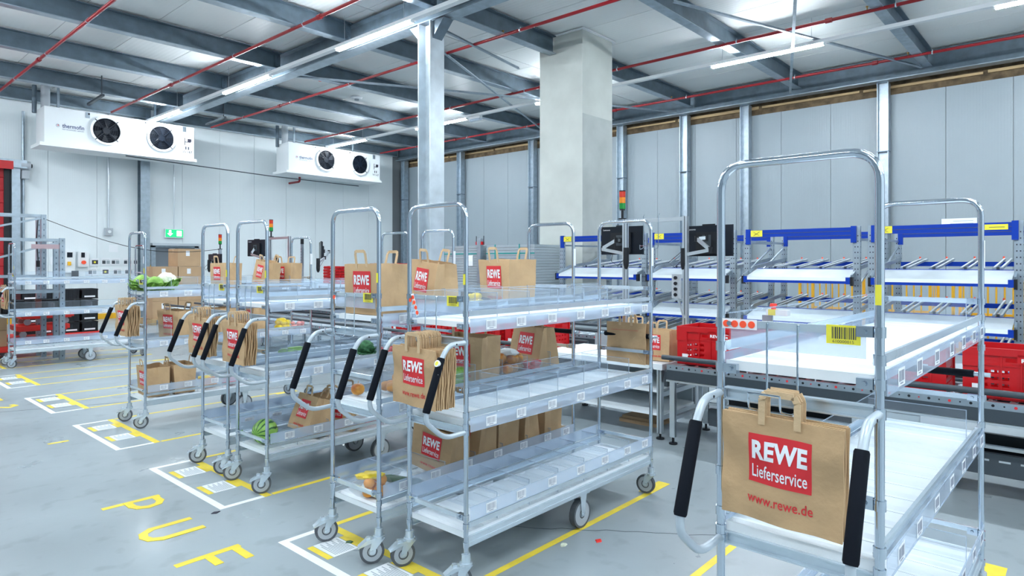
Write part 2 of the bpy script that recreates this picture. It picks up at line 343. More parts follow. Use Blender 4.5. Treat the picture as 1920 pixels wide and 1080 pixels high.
o = MB().tube(fillet([(11.2, 19.95, 4.15), (11.2, 19.3, 4.15), (11.2, 19.3, 4.75)], .08), .035).build('drain_pipe', 'red_pipe', None, True); tag(o, 'short red elbow pipe left of the far cooler', 'pipe')
# ------------------------------------------------------------ lights
def light_row(x, z, ys, lab):
    o = thing('light_rail', (x, 0, z), 0, lab, 'light'); MB().box(-.05, .05, -11, 19.3, -.012, .05).build('rail', 'white_plastic', o)
    for y in ys:
        MB().box(-.035, .035, y, y + 2.06, -.05, -.0125).build('light_tube', 'tube_glow', o)
        for e in (y - .02, y + 2.06): MB().box(-.037, .037, e, e + .02, -.051, -.0122).build('tube_cap', 'white_plastic', o)
        for e in (y + .2, y + 1.85): MB().cyl((0, e, .05), (0, e, 5.88 - z), .004, 6).build('suspension_wire', 'alu', o)
light_row(6.6, 5.35, [17.0 - 4.5 * k + .02 for k in range(7)], 'row of white light tubes under the main girder')
light_row(12.2, 5.4, [17.05 - 4.5 * k for k in range(7)], 'row of white light tubes passing behind the concrete column')
light_row(1.0, 5.35, [16.0 - 4.5 * k for k in range(7)], 'row of light tubes above the carts, out of view')
light_row(-4.6, 5.35, [16.0 - 4.5 * k for k in range(7)], 'row of light tubes over the aisle, out of view')
o = thing('emergency_lamp', (12.2, 12.2, 5.37), 0, 'small clear emergency lamp hanging on the rear light rail', 'lamp'); MB().box(-.05, .05, -.2, .2, -.05, .03).build('lamp_housing', 'white_plastic', o); MB().box(-.045, .045, -.19, .19, -.1, -.051).build('lamp_lens', 'acrylic_edge', o)
o = thing('smoke_detector', (10.07, 14.5, CEIL - .02), 0, 'white round smoke detector on the ceiling', 'detector'); MB().cyl((0, 0, 0), (0, 0, -.05), .16, 20, 0, .12).build('housing', 'white_plastic', o, True); MB().cyl((0, 0, -.05), (0, 0, -.09), .06, 16).build('sensor_head', 'wheel_grey', o, True)
for x, y, l in ((8.3, 13.4, 'small red alarm sounder on the ceiling left of the steel column'), (8.1, 6.0, 'small red alarm sounder on the ceiling above the concrete column')):
    o = thing('alarm_sounder', (x, y, 5.8), 0, l, 'alarm'); MB().cyl((0, 0, .09), (0, 0, -.02), .05, 14).build('body', 'red_bright', o, True); MB().cyl((0, 0, -.02), (0, 0, -.07), .035, 14).build('lens', 'red_bright', o, True)
# ------------------------------------------------------------ air coolers
def cooler(x, lab):
    o = thing('air_cooler', (x, 18.6, 4.32), 0, lab, 'cooler'); Lc = 3.45; H = .93
    MB().box(0, Lc, 0, .75, .06, H).build('casing', 'white_plastic', o)
    MB().box(-.1, Lc + .05, -.06, .8, -.02, .06).build('drip_tray', 'white_plastic', o)
    for cx in (1.3, 2.6):
        f = MB().ring((cx, .0, .52), (cx, -.06, .52), .31, .36, 32).build('fan_ring', 'white_plastic', o, True)
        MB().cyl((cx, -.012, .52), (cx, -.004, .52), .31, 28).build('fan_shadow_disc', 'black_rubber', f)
        mb = MB()
        for k in range(6): th = k * PI / 3; mb.add([(cx + math.cos(th + a) * r, -.02 - .012 * (j % 2), .52 + math.sin(th + a) * r) for j, (a, r) in enumerate(((0, .08), (.45, .08), (.7, .29), (.15, .29)))], [(0, 1, 2, 3)])
        mb.cyl((cx, -.015, .52), (cx, -.045, .52), .085, 16).build('fan_blade', 'screen_black', f)
        mb = MB()
        for rr in (.1, .15, .2, .25, .3): mb.ring((cx, -.058, .52), (cx, -.062, .52), rr - .0025, rr + .0025, 24)
        for k in range(4): th = PI / 4 + k * PI / 2; mb.bar((cx + .08 * math.cos(th), -.06, .52 + .08 * math.sin(th)), (cx + .36 * math.cos(th), -.06, .52 + .36 * math.sin(th)), .018)
        mb.build('fan_guard', 'screen_black', f)
        MB().cyl((cx - .38, -.001, .88), (cx - .38, -.02, .88), .022, 10).build('plug', 'black_plastic', o)
    F = lambda u, v: (u, -.004, v)
    mb = MB(); put_text(mb, 'thermofin', F, .36, .46, .46, .1, 0, .015); put_text(mb, 'HEAT EXCHANGERS  GERMANY', F, .36, .41, .46, .025, 0); mb.build('lettering', 'ink_blue', o)
    MB().ring((.27, -.003, .5), (.27, -.005, .5), .03, .036, 16).cyl((.275, -.003, .505), (.275, -.005, .505), .014, 8, 1).build('emblem', ['ink_blue', 'red_print'], o)
    mb = MB().box(3.2, 3.22, -.004, -.002, .42, .62).box(3.2, 3.36, -.004, -.002, .5, .52).box(3.28, 3.38, -.004, -.002, .52, .6).box(3.22, 3.25, -.004, -.002, .3, .38).box(3.29, 3.32, -.004, -.002, .3, .38); put_text(mb, 'W147', F, 3.14, .2, .26, .07); mb.build('pictogram', 'ink_dark', o)
    for px in (.85, 3.15): MB().box(px, px + .09, -.012, -.001, .78, .92).build('bracket', 'galvanised', o)
    for px in (.35, 2.55): MB().bar((px, .3, H), (px, .3, 1.5), .05).build('hanger', 'galvanised', o)
    MB().cyl((.12, .45, H), (.12, .45, 1.5), .1, 12).cyl((-.08, .55, H - .1), (-.08, .55, 1.5), .05, 12, 1).build('coolant_pipe', ['wheel_grey', 'galvanised_dark'], o, True)
cooler(4.12, 'large white wall cooler with two black fans at upper left'); cooler(10.42, 'smaller-looking white cooler with two black fans, farther right')
o = MB().tube([(5.9, 18.7, 4.28), (9.9, 18.9, 4.18), (13.2, 18.9, 4.15)], .014, 8).build('drain_line', 'steel_dark', None, True); tag(o, 'thin dark condensate line strung under both coolers', 'pipe')
for k, (x, y) in enumerate(((4.95, 17.2), (7.9, 17.4))): tag(MB().bar((x, y, 5.42), (x + .05, y + 1.3, 5.42), .06, .05).bar((x, y + .1, 5.42), (x, y + .1, 5.89), .02).build('cable_tray', 'steel_dark'), 'dark bracket rail above the large cooler, %s end' % ('left', 'right')[k], 'bracket')
# left wall fittings
o = thing('exit_sign', (7.55, 19.9, 2.36), 0, 'green lit emergency exit sign above the steel door', 'sign'); MB().box(-.26, .26, 0, .06, -.13, .13, 0).build('sign_body', 'white_plastic', o); MB().box(-.24, .24, -.008, 0, -.11, .11).build('sign_face', 'exit_green', o)
MB().box(-.15, -.09, -.012, -.009, 0, .09).add([(-.2, -.012, .0), (-.04, -.012, .0), (-.12, -.012, -.08)], [(0, 1, 2)]).box(.06, .2, -.012, -.009, -.08, .08).build('sign_pictogram', 'exit_white', o); MB().cyl((0, .03, .13), (0, .03, 2.0), .015).build('conduit', 'alu', o)
o = thing('wall_conduit', (5.87, 19.95, 2.35), 0, 'grey conduit pipe running down to a small switch box', 'conduit'); MB().cyl((0, 0, .1), (0, 0, 3.3), .022).build('pipe', 'alu', o, True); MB().box(-.09, .09, -.07, .04, -.1, .1).build('switch_box', 'wheel_grey', o); MB().cyl((0, -.07, 0), (0, -.1, 0), .04).build('socket', 'white_plastic', o)
o = thing('wall_conduit', (3.98, 19.95, 0), 0, 'thin grey pipe down the wall right of the red door', 'conduit'); MB().cyl((0, 0, 0), (0, 0, 5.3), .03).build('pipe', 'galvanised', o, True)
o = thing('control_panel', (5.1, 19.9, 1.5), 0, 'white machine control boxes with red and yellow knobs on the wall', 'control panel')
MB().box(-.28, -.02, 0, .1, -.25, .35).build('box', 'white_plastic', o); MB().box(.05, .3, 0, .1, -.1, .3).build('box', 'white_plastic', o); MB().box(-.2, -.08, -.006, 0, .15, .28).build('display', 'screen_black', o)
MB().box(.12, .2, -.006, 0, .15, .28).build('display', 'screen_black', o); MB().cyl((.17, 0, .02), (.17, -.05, .02), .05).build('knob', 'orange_dot', o); MB().box(-.19, -.12, -.05, 0, -.06, .04).build('knob', 'yellow_metal', o); MB().box(-.1, .05, -.04, 0, -.45, -.2).build('switch', 'black_plastic', o)
k = 0
for x, z, pic in ((4.66, 1.56, 0), (4.95, 1.52, 1), (5.55, 1.53, 2), (5.82, 1.54, 1), (6.05, 1.54, 1), (6.35, 1.54, 1), (6.6, 1.54, 1), (5.5, 1.27, 1), (5.8, 1.27, 2), (6.1, 1.27, 1), (6.38, 1.27, 1), (6.0, 1.9, 0)):
    o = thing('notice_sheet', (x + (.0), 19.985, z), 0, ['plain white notice sheet', 'white photo sheet', 'white one-photo sheet'][pic] + ', %s of wall notices' % ['first in the upper row', 'second in the upper row', 'third in the upper row', 'fourth in the upper row', 'fifth in the upper row', 'sixth in the upper row', 'last in the upper row', 'first in the lower row', 'second in the lower row', 'third in the lower row', 'last in the lower row', 'hung alone above them'][k], 'notice'); k += 1
    MB().box(-.11, .11, 0, .004, -.1, .1).build('sheet', 'paper_white', o)
    if pic == 1: MB().box(-.09, -.01, -.002, 0, -.06, .03, 0).box(.01, .09, -.002, 0, -.06, .03, 1).box(-.08, .08, -.002, 0, .05, .055, 0).build('picture', ['steel_dark', 'grey_sheet'], o)
    if pic == 2: MB().box(-.06, .08, -.002, 0, -.06, .05, 0).box(-.02, .03, -.003, -.002, -.03, .02, 1).build('picture', ['ink_dark', 'yellow_sign'], o)
o = thing('wall_picture', (6.6, 19.98, 1.5), 0, 'framed photo of a yellow floor machine right of the notices', 'picture'); MB().box(.18, .46, -.004, .01, -.14, .1).build('frame', 'grey_sheet', o); MB().box(.22, .42, -.006, -.004, -.12, -.06).build('print', 'yellow_metal', o)
o = thing('wall_notice', (15.97, 2.05, 2.28), 0, 'white paper notice on the right wall above the blue beam', 'notice'); MB().box(-.0, .01, -.3, .3, -.2, .14).build('sheet', 'paper_white', o)
mb = MB(); [mb.box(-.002, 0, -.24, .1 + .05 * (j % 3), .08 - j * .05, .09 - j * .05) for j in range(5)]; mb.build('print', 'grey_sheet', o)
# ------------------------------------------------------------ FLOOR MARKINGS (tape)
TZ = .0008
boxes = [(7.82, 8.93, 'fourth beyond the letters'), (5.9, 7.11, 'beyond the letter P'), (4.01, 5.2, 'beside the letter P'), (2.17, 3.31, 'nearest, below the middle cart'), (.32, 1.465, 'below the right-hand cart'), (9.75, 10.9, 'far left, under the far cart'), (11.6, 12.75, 'farthest, by the black crates')]
sheet_mb = MB().box(-.075, .075, -.1, .1, TZ, TZ + .001, 0)
for j in range(11): sheet_mb.box(.055 - .011 * j, .060 - .011 * j, -.085, .085 - .03 * (j % 3), TZ + .001, TZ + .0014, 1)
sheet_me = sheet_mb.mesh('sheet', ['paper_white', 'grey_sheet'])
for y0, y1, wh in boxes:
    o = thing('parking_bay', (1.79, y0, 0), 0, 'white and yellow taped parking bay on the floor, %s' % wh, 'marking'); W = y1 - y0
    MB().box(0, .045, 0, W, .0003, TZ).box(.045, .29, 0, .04, .0003, TZ).box(.045, .29, W - .04, W, .0003, TZ).build('white_tape', 'white_tape', o)
    MB().box(.29, .34, 0, W, .0003, TZ + .0002).build('yellow_bar', 'yellow_tape', o)
    for q in (.35, .75):
        MB().box(.065, .10, W * q - .1, W * q + .1, .0005, TZ + .0002).build('yellow_patch', 'yellow_tape', o)
        MB().box(.258, .289, W * q - .09, W * q + .09, .0005, TZ + .0005).build('yellow_patch', 'yellow_tape', o)
        inst('bay_sheet', sheet_me, o, (.178, W * q, 0))
    for yy in (.02, W / 2, W - .02):
        if abs(yy - W / 2) < .1 and y0 < 7: pass
        MB().box(.35, 1.97 + .3, yy - .02, yy + .02, .0003, TZ).build('lane_line', 'yellow_tape', o) if abs(yy - W / 2) > .1 or y0 > 7 else None
    MB().box(2.0, 2.27, .04, .09, .0003, TZ).box(2.0, 2.27, W - .09, W - .04, .0003, TZ).build('lane_end', 'yellow_tape', o)
def letter(parts, loc, lab):
    mb = MB()
    for i_, pts in enumerate(parts): mb.add([(x, y, .0004) for x, y in pts] + [(x, y, .0012 + .0004 * i_) for x, y in pts], [tuple(range(len(pts)))[::-1], tuple(len(pts) + i for i in range(len(pts)))] + [(i, (i + 1) % len(pts), len(pts) + (i + 1) % len(pts), len(pts) + i) for i in range(len(pts))])
    tag(mb.build('floor_letter', 'yellow_tape', None, False, (*loc, 0)), lab, 'letter')
T = .045
def strip(pts, t=T):   # band along a polyline, returned as quads; local up = +x, right = -y
    out = []
    for a, b in zip(pts[:-1], pts[1:]):
        d = Vector((b[0] - a[0], b[1] - a[1])); n = Vector((-d.y, d.x)).normalized() * t / 2; e = d.normalized() * t * .25
        out.append([(a[0] - e.x + n.x, a[1] - e.y + n.y), (a[0] - e.x - n.x, a[1] - e.y - n.y), (b[0] + e.x - n.x, b[1] + e.y - n.y), (b[0] + e.x + n.x, b[1] + e.y + n.y)])
    return out
letter(strip([(0, 0), (.31, 0)]) + strip([(.29, 0), (.29, -.10), (.26, -.15), (.2, -.165), (.15, -.14), (.13, -.09), (.13, 0)]), (1.315, 4.555), 'yellow taped floor letter P')
letter(strip([(.29, .02), (.08, .02), (.025, -.02), (.01, -.075), (.025, -.13), (.08, -.165), (.29, -.165)]), (1.315, 3.99), 'yellow taped floor letter U')
letter(strip([(0, 0), (.31, 0)]) + strip([(.29, 0), (.29, -.17)]) + strip([(.15, 0), (.15, -.13)]), (1.315, 3.43), 'yellow taped floor letter F')
letter(strip([(0, 0), (.13, 0)], .04), (1.48, 6.53), 'short yellow tape dash on the floor beyond the letters')
letter(strip([(.02, .5), (.02, .1), (.1, 0), (.17, .06), (.15, .14)]) + strip([(.12, .5), (.12, .68)]), (1.47, 8.48), 'yellow taped figure at the left edge of the floor')
# worn joints, stains and litter
def crack(pts, lab, r=.006):
    mb = MB()
    for a, b in zip(pts[:-1], pts[1:]): mb.bar((*a, .0006), (*b, .0006), r, .0008)
    tag(mb.build('floor_joint', 'steel_dark'), lab, 'joint')
crack([(1.0, 8.5), (1.9, 8.1), (2.9, 7.7), (4.2, 7.3), (6, 6.6)], 'thin dark expansion joint across the aisle floor')
random.seed(3); pts = [(2.6, 2.75)]
for k in range(26): pts.append((2.6 + .05 * k + .02, 2.75 - .07 * k + random.uniform(-.02, .02)))
crack(pts, 'thin wavy crack in the floor right of the middle cart', .004)
for i, (x, y, m, l) in enumerate(((2.97, 2.02, 'red_bright', 'small red scrap on the floor in front of the conveyor legs'), (2.80, 2.13, 'cauliflower_white', 'small pale scrap beside the yellow line'), (1.75, 3.98, 'ink_dark', 'small dark crumb on the white tape'), (2.05, 3.02, 'dark_green', 'tiny green leaf scrap near the middle front wheel'), (5.15, 2.55, 'leaf_green', 'green plant scrap by the black conveyor foot'), (3.4, 5.9, 'paper_white', 'torn white paper strip on the floor under the second cart'), (3.8, 8.0, 'paper_white', 'white paper scrap on the far lane'), (1.0, 2.95, 'white_tape', 'pale worn mark on the near floor'), (2.6, 5.2, 'wood_pallet', 'thin brown scrap in front of the watermelon cart'))):
    mb = MB(); random.seed(i + 40); n = 7; s = (.03 if i not in (5, 6) else .07)
    ring = [(math.cos(2 * PI * k / n) * s * random.uniform(.5, 1.2), math.sin(2 * PI * k / n) * s * random.uniform(.25, .8)) for k in range(n)]
    mb.add([(a, b, .001) for a, b in ring] + [(a * .8, b * .8, .006) for a, b in ring], [tuple(range(n))[::-1], tuple(range(n, 2 * n))] + [(k, (k + 1) % n, n + (k + 1) % n, n + k) for k in range(n)])
    tag(mb.build('floor_scrap', m, None, False, (x, y, 0)), l, 'litter')

# ------------------------------------------------------------ CART prototype (x 0..L away, y 0..W)
L_ = 1.70; W_ = .407; HT = 1.80; PR = .0115
lab_mb = MB().box(0, .072, 0, .001, 0, .046, 0); random.seed(5); u = .008
while u < .062:
    bw = random.choice((.0010, .0016, .0024)); lab_mb.box(u, u + bw, -.0004, 0, .012, .04, 1); u += bw + random.choice((.002, .003, .004))
lab_mb.box(.02, .050, -.0004, 0, .005, .008, 1)
LABEL_R = lab_mb.mesh('barcode_label', ['paper_white', 'bar_ink'])
LABEL_L = bpy.data.meshes.new('barcode_label'); 
_m = MB(); _m.v = [(.072 - x, -y, z) for x, y, z in lab_mb.v]; _m.f = lab_mb.f; _m.m = lab_mb.m; LABEL_L = _m.mesh('barcode_label', ['paper_white', 'bar_ink'])
BOARD = MB().box(.003, .137, .012, W_ - .012, 0, .012).add([(.02, .013, .012), (.12, .013, .012), (.12, W_ - .013, .012), (.02, W_ - .013, .012), (.034, .013, .021), (.106, .013, .021), (.106, W_ - .013, .021), (.034, W_ - .013, .021)], [(4, 5, 6, 7), (0, 1, 5, 4), (1, 2, 6, 5), (2, 3, 7, 6), (3, 0, 4, 7)]).mesh('shelf_board', 'white_board')
LX = (.12, .34, .595, .855, 1.10, 1.35, 1.56)
LEV = (1.243, .783, .262)
DIV = MB().box(-.0012, .0012, .02, W_ - .02, 0, .13, 0).box(-.0015, .0015, .02, W_ - .02, .128, .131, 1).box(-.0015, .0015, .02, .023, 0, .131, 1).mesh('divider', ['acrylic', 'acrylic_edge'])
SIDEP = MB().box(.02, L_ - .02, -.001, .001, 0, .135, 0).box(.02, L_ - .02, -.0015, .0015, .133, .136, 1).mesh('clear_side_panel', ['acrylic', 'acrylic_edge'])
def caster(par, x, y, yaw, brake, r=.0615, fixed=False, z=.165):
    c = empty('caster', (x, y, 0), yaw); c.parent = par; off = .035 if not fixed else 0
    wth = .013 if not fixed else .018
    mb = MB()
    if not fixed: mb.cyl((0, 0, z - .03), (0, 0, z + .008), .021, 14).cyl((0, 0, z - .042), (0, 0, z - .028), .03, 14)
    else: mb.box(-.05, .05, -.035, .035, z - .006, z)
    zt = z - .038 if not fixed else z - .006
    for s in (-1, 1):
        y0 = s * (wth + .006); pr = [(-.028, zt), (.035, zt), (off + .014, r + .01), (off + .012, r - .012), (off - .012, r - .012), (off - .016, r + .01)]
        mb.add([(a, y0 - .0012, b_) for a, b_ in pr] + [(a, y0 + .0012, b_) for a, b_ in pr], [tuple(range(6)), tuple(range(6, 12))[::-1]] + [(k, (k + 1) % 6, 6 + (k + 1) % 6, 6 + k) for k in range(6)])
    mb.box(-.028, .035, -wth - .006, wth + .006, zt - .003, zt)
    f = mb.build('fork', 'zinc', c, True)
    MB().cyl((off, -wth, r), (off, wth, r), r - .012, 22, 1).ring((off, -wth, r), (off, wth, r), r - .013, r, 26, 0).cyl((off, -wth - .009, r), (off, wth + .009, r), .009, 10, 2).ring((off, -wth - .0012, r), (off, wth + .0012, r), .02, .026, 18, 0).build('wheel', ['grey_rubber', 'wheel_grey', 'zinc'], c, True)
    if brake: MB().add([(off * .3, -.02, zt), (off * .3, .02, zt), (off + .03, -.022, zt - .005), (off + .03, .022, zt - .005), (off + .07, -.02, zt - .035), (off + .07, .02, zt - .035), (off + .07, -.02, zt - .041), (off + .07, .02, zt - .041), (off * .3, -.02, zt - .01), (off * .3, .02, zt - .01)], [(0, 1, 3, 2), (2, 3, 5, 4), (4, 5, 7, 6), (6, 7, 9, 8), (8, 9, 1, 0), (0, 2, 4, 6, 8), (1, 9, 7, 5, 3)]).box(off + .01, off + .03, -.012, .012, zt - .01, zt + .008).build('brake_pedal', 'zinc', c, True)
def make_cart():
    c = empty('roll_cart')
    for nm, x in (('front_hoop', 0), ('back_hoop', L_)):
        mb = MB().tube(fillet([(x, 0, .165), (x, 0, HT), (x, W_, HT), (x, W_, .165)], .075, 7), PR, 12)
        for y in (0, W_):
            for z in (1.353, 1.285, 1.225, 1.153, .93, .815, .762, .735, .34, .30, .215): mb.ring((x, y, z - .013), (x, y, z + .013), PR - .001, PR + .0035, 14, 0)
            for z in (1.353, 1.225, .93, .34): sy = 1 if y == 0 else -1; mb.box(x - .012, x + .012, y + sy * .012, y + sy * .05, z - .013, z + .013); mb.cyl((x - .02, y + sy * .032, z), (x + .02, y + sy * .032, z), .007, 8)
        mb.build(nm, 'chrome', c, True)
    s12 = [(0, z) for z in (1.353, .93, .338)] + [(L_, z) for z in (1.353, .93, .348)]
    for x, z in s12: MB().box(x - .007, x + .007, .011, W_ - .011, z - .010, z + .010).build('cross_rail', 'zinc', c)
    for z in (1.153, .742): MB().box(-.006, .018, .012, W_ - .012, z - .018, z - .014).box(-.006, .018, .012, W_ - .012, z + .014, z + .018).box(.014, .018, .012, W_ - .012, z - .014, z + .014).build('front_channel', 'zinc', c)
    MB().box(-.0015, .0015, .03, W_ - .03, 1.285, 1.343).build('front_film_strip', 'label_film', c)
    for y, mirror in ((0, 0), (W_, 1)):
        s = -1 if y == 0 else 1
        for zr in (1.285, .815, .302): MB().box(.01, L_ - .01, y - .0045, y + .0045, zr - .012, zr + .012).box(.01, L_ - .01, y - .004, y - s * .018, zr - .012, zr - .009).build('side_rail', 'zinc', c)
        for zs, hs in ((1.195, .066), (.735, .066), (.322, .066)):
            st = MB().box(.015, L_ - .015, y + s * .012, y + s * .0135, zs, zs + hs, 0).box(.015, L_ - .015, y + s * .011, y + s * .0145, zs + hs - .003, zs + hs, 1).box(.015, L_ - .015, y + s * .011, y + s * .0145, zs, zs + .003, 1).build('label_strip', ['label_film', 'acrylic_edge'], c)
            for lx in LX:
                if mirror: inst('barcode_label', LABEL_L, st, (lx, y + .0155, zs + .009))
                else: inst('barcode_label', LABEL_R, st, (lx, y - .0155, zs + .009))
        MB().box(.01, L_ - .01, y - .003, y + .003, .2, .248).box(.01, L_ - .01, y, y - s * .02, .2, .204).box(.01, L_ - .01, y, y - s * .02, .244, .248).box(.01, L_ - .01, y + s * .003, y + s * .006, .208, .222).build('bottom_beam', 'zinc', c)
    for iz, z in enumerate(LEV):
        sh = MB().box(.012, L_ - .012, .010, .02, z - .022, z).box(.012, L_ - .012, W_ - .02, W_ - .010, z - .022, z).box(.006, .012, .012, W_ - .012, z - .024, z + .003).box(L_ - .012, L_ - .006, .012, W_ - .012, z - .024, z + .003).build('shelf', 'white_board', c)
        for k in range(12): inst('shelf_board', BOARD, sh, (.012 + k * .1395, 0, z - .02))
        for k in range(6): inst('divider', DIV, c, (.235 + k * .245, 0, z + .002))
        inst('clear_side_panel', SIDEP, c, (0, W_ - .016, z + .002))
    for y in (0, W_):
        h = MB().tube(fillet([(0, y, 1.153), (-.11, y, 1.15), (-.155, y, 1.09), (-.245, y, .86), (-.238, y, .82), (-.135, y, .735), (0, y, .738)], .05, 5), .0115, 12).build('handle', 'handle_grey', c, True)
        MB().tube([(-.153, y, 1.098), (-.155, y, 1.092), (-.241, y, .872), (-.243, y, .866)], [.015, .0175, .0175, .015], 14).build('foam_grip', 'black_rubber', h, True)
        MB().cyl((-.07, y - .0125, 1.151), (-.07, y + .0125, 1.151), .004, 8).build('rivet', 'black_plastic', h)
    h = MB().tube([(L_ + .03, -.03, 1.03), (L_ + .03, W_ + .03, 1.03)], .010, 12).cyl((L_, 0, 1.03), (L_ + .03, 0, 1.03), .012, 10).cyl((L_, W_, 1.03), (L_ + .03, W_, 1.03), .012, 10).build('push_bar', 'zinc', c, True)
    MB().cyl((L_ + .03, .03, 1.03), (L_ + .03, W_ - .03, 1.03), .0165, 14).build('foam_grip', 'black_rubber', h, True)
    mb = MB()
    for y in (.19, .27): mb.tube(fillet([(-.004, y, 1.352), (-.012, y, 1.362), (-.014, y, 1.33), (-.014, y, 1.135), (-.05, y, 1.128), (-.135, y, 1.15), (-.14, y, 1.19)], .012, 3), .0028, 6)
    mb.cyl((-.14, .19, 1.19), (-.14, .27, 1.19), .0028, 6)
    mb.build('bag_hook', 'chrome', c, True)
    MB().box(-.0085, -.0075, .045, .125, 1.322, 1.37, 0).box(-.0095, -.0085, .058, .060, 1.335, 1.362, 1)
    t = MB().box(-.0095, -.0085, .04, .12, 1.318, 1.366, 0); u = .05
    random.seed(9)
    while u < .108: bw = random.choice((.001, .002, .003)); t.box(-.0102, -.0095, u, u + bw, 1.331, 1.361, 1); u += bw + .0022
    put_text(t, '610000015', lambda a, b_: (-.0099, .105 - a, b_), 0, 1.321, .05, .007, 1); t.build('asset_tag', ['yellow_sign', 'ink_dark'], c)
    MB().box(L_ - .013, L_ + .013, -.0125, -.0115, 1.5, 1.62).build('post_sticker', 'paper_white', c)
    MB().box(-.0125, -.0118, -.007, .007, 1.42, 1.47, 0).build('post_sticker', 'yellow_sign', c)
    caster(c, 0, 0, R(150), True); caster(c, 0, W_, R(158), True); caster(c, L_, 0, R(100), False); caster(c, L_, W_, R(120), False)
    caster(c, .95, .035, 0, False, .08, True, .2); caster(c, .95, W_ - .035, 0, False, .08, True, .2)
    return c
proto = make_cart(); bpy.context.view_layer.update()
CART = {}
cdef = [('C6', -.213, 3.015, 41.577, 'chrome picking cart, empty, with seven labelled shelves edges, standing in the middle front'),
        ('C5', -.677, 3.311, 40.771, 'chrome picking cart loaded with bags on all shelves, left of the middle empty cart'),
        ('C4', -1.621, 4.306, 41.12, 'chrome picking cart carrying a watermelon on its bottom shelf'),
        ('C3', -2.053, 4.703, 40.793, 'chrome picking cart with an empty bottom shelf, left of the watermelon cart'),
        ('C2', -3.373, 5.985, 41.586, 'chrome picking cart with cauliflower and lettuce on its top shelf'),
        ('C1', -7.17, 9.382, 42.969, 'chrome picking cart standing far left in front of red dollies and black crates'),
        ('C7', .9, 1.593, 42.602, 'large chrome picking cart closest to the camera at the right edge')]
cdef[0] = ('C6', -.213, 3.015, 41.577, 'chrome picking cart with empty shelves and a thick bag stack on its hook, middle front')
def copy_tree(o, par=None):
    c = o.copy(); col.objects.link(c)
    if par: c.parent = par
    for ch in CH(o): copy_tree(ch, c)
    return c
for i, (k, X, Z, th, lab) in enumerate(cdef):
    c = proto if i == 0 else copy_tree(proto)
    c.location = (X * math.sin(CA) + Z * math.cos(CA), -X * math.cos(CA) + Z * math.sin(CA), 0); c.rotation_euler = (0, 0, CA - R(th))
    tag(c, lab, 'cart', 'chrome picking carts'); CART[k] = c
def at(k, x, y, z):   # point in a cart's own frame -> world
    c = CART[k]; a = c.rotation_euler[2]; return (c.location.x + x * math.cos(a) - y * math.sin(a), c.location.y + x * math.sin(a) + y * math.cos(a), z)
bpy.context.view_layer.update()
for k, keep in (('C7', ('5',)), ('C1', ('1', '3'))):
    ds = sorted([ch for ch in CART[k].children if ch.name.startswith('divider')], key=lambda q: (q.location.z, q.location.x))
    for i, q in enumerate(ds):
        if str(i % 6) not in keep: bpy.data.objects.remove(q, do_unlink=True)
# cart extras
def dots(k, pts, rr=.011, bg=None):
    o = empty('sticker_strip', (0, 0, 0)); o.parent = CART[k]
    if bg: MB().add(bg, [(0, 1, 2, 3)]).build('strip', 'paper_white', o)
    for y, z in pts: MB().cyl((-.013, y, z), (-.0145, y, z), rr, 16).build('dot', 'orange_dot', o)
    return o
dots('C7', [(.385 - .024 * i, 1.352 - .0 * i) for i in range(4)], .0098, [(-.0125, .398, 1.338), (-.0125, .298, 1.338), (-.0125, .298, 1.366), (-.0125, .398, 1.366)])
dots('C6', [(.385, 1.335), (.365, 1.35), (.355, 1.325), (.343, 1.30), (.332, 1.275)], .010, [(-.0125, .382, 1.365), (-.0125, .36, 1.37), (-.0125, .318, 1.262), (-.0125, .338, 1.255)])
dots('C5', [(.375, 1.335)], .011)
o = MB().box(.18, .215, -.002, -.001, 0, .02, 0).cyl((.2, -.003, .012), (.2, -.002, .012), .012, 5, 1).build('shield_sticker', ['tomato_red', 'yellow_sign'], CART['C6'], False, (0, .395, .85))
o = MB().cyl((-.19, -.0185, 1.03), (-.19, -.0195, 1.03), .001).cyl((-.1645, 0, 1.07), (-.181, 0, 1.077), .0155, 18, 0).cyl((-.18, 0, 1.0765), (-.1815, 0, 1.0772), .010, 18, 1).build('grip_badge', ['white_plastic', 'yellow_sign'], CART['C6'], True)

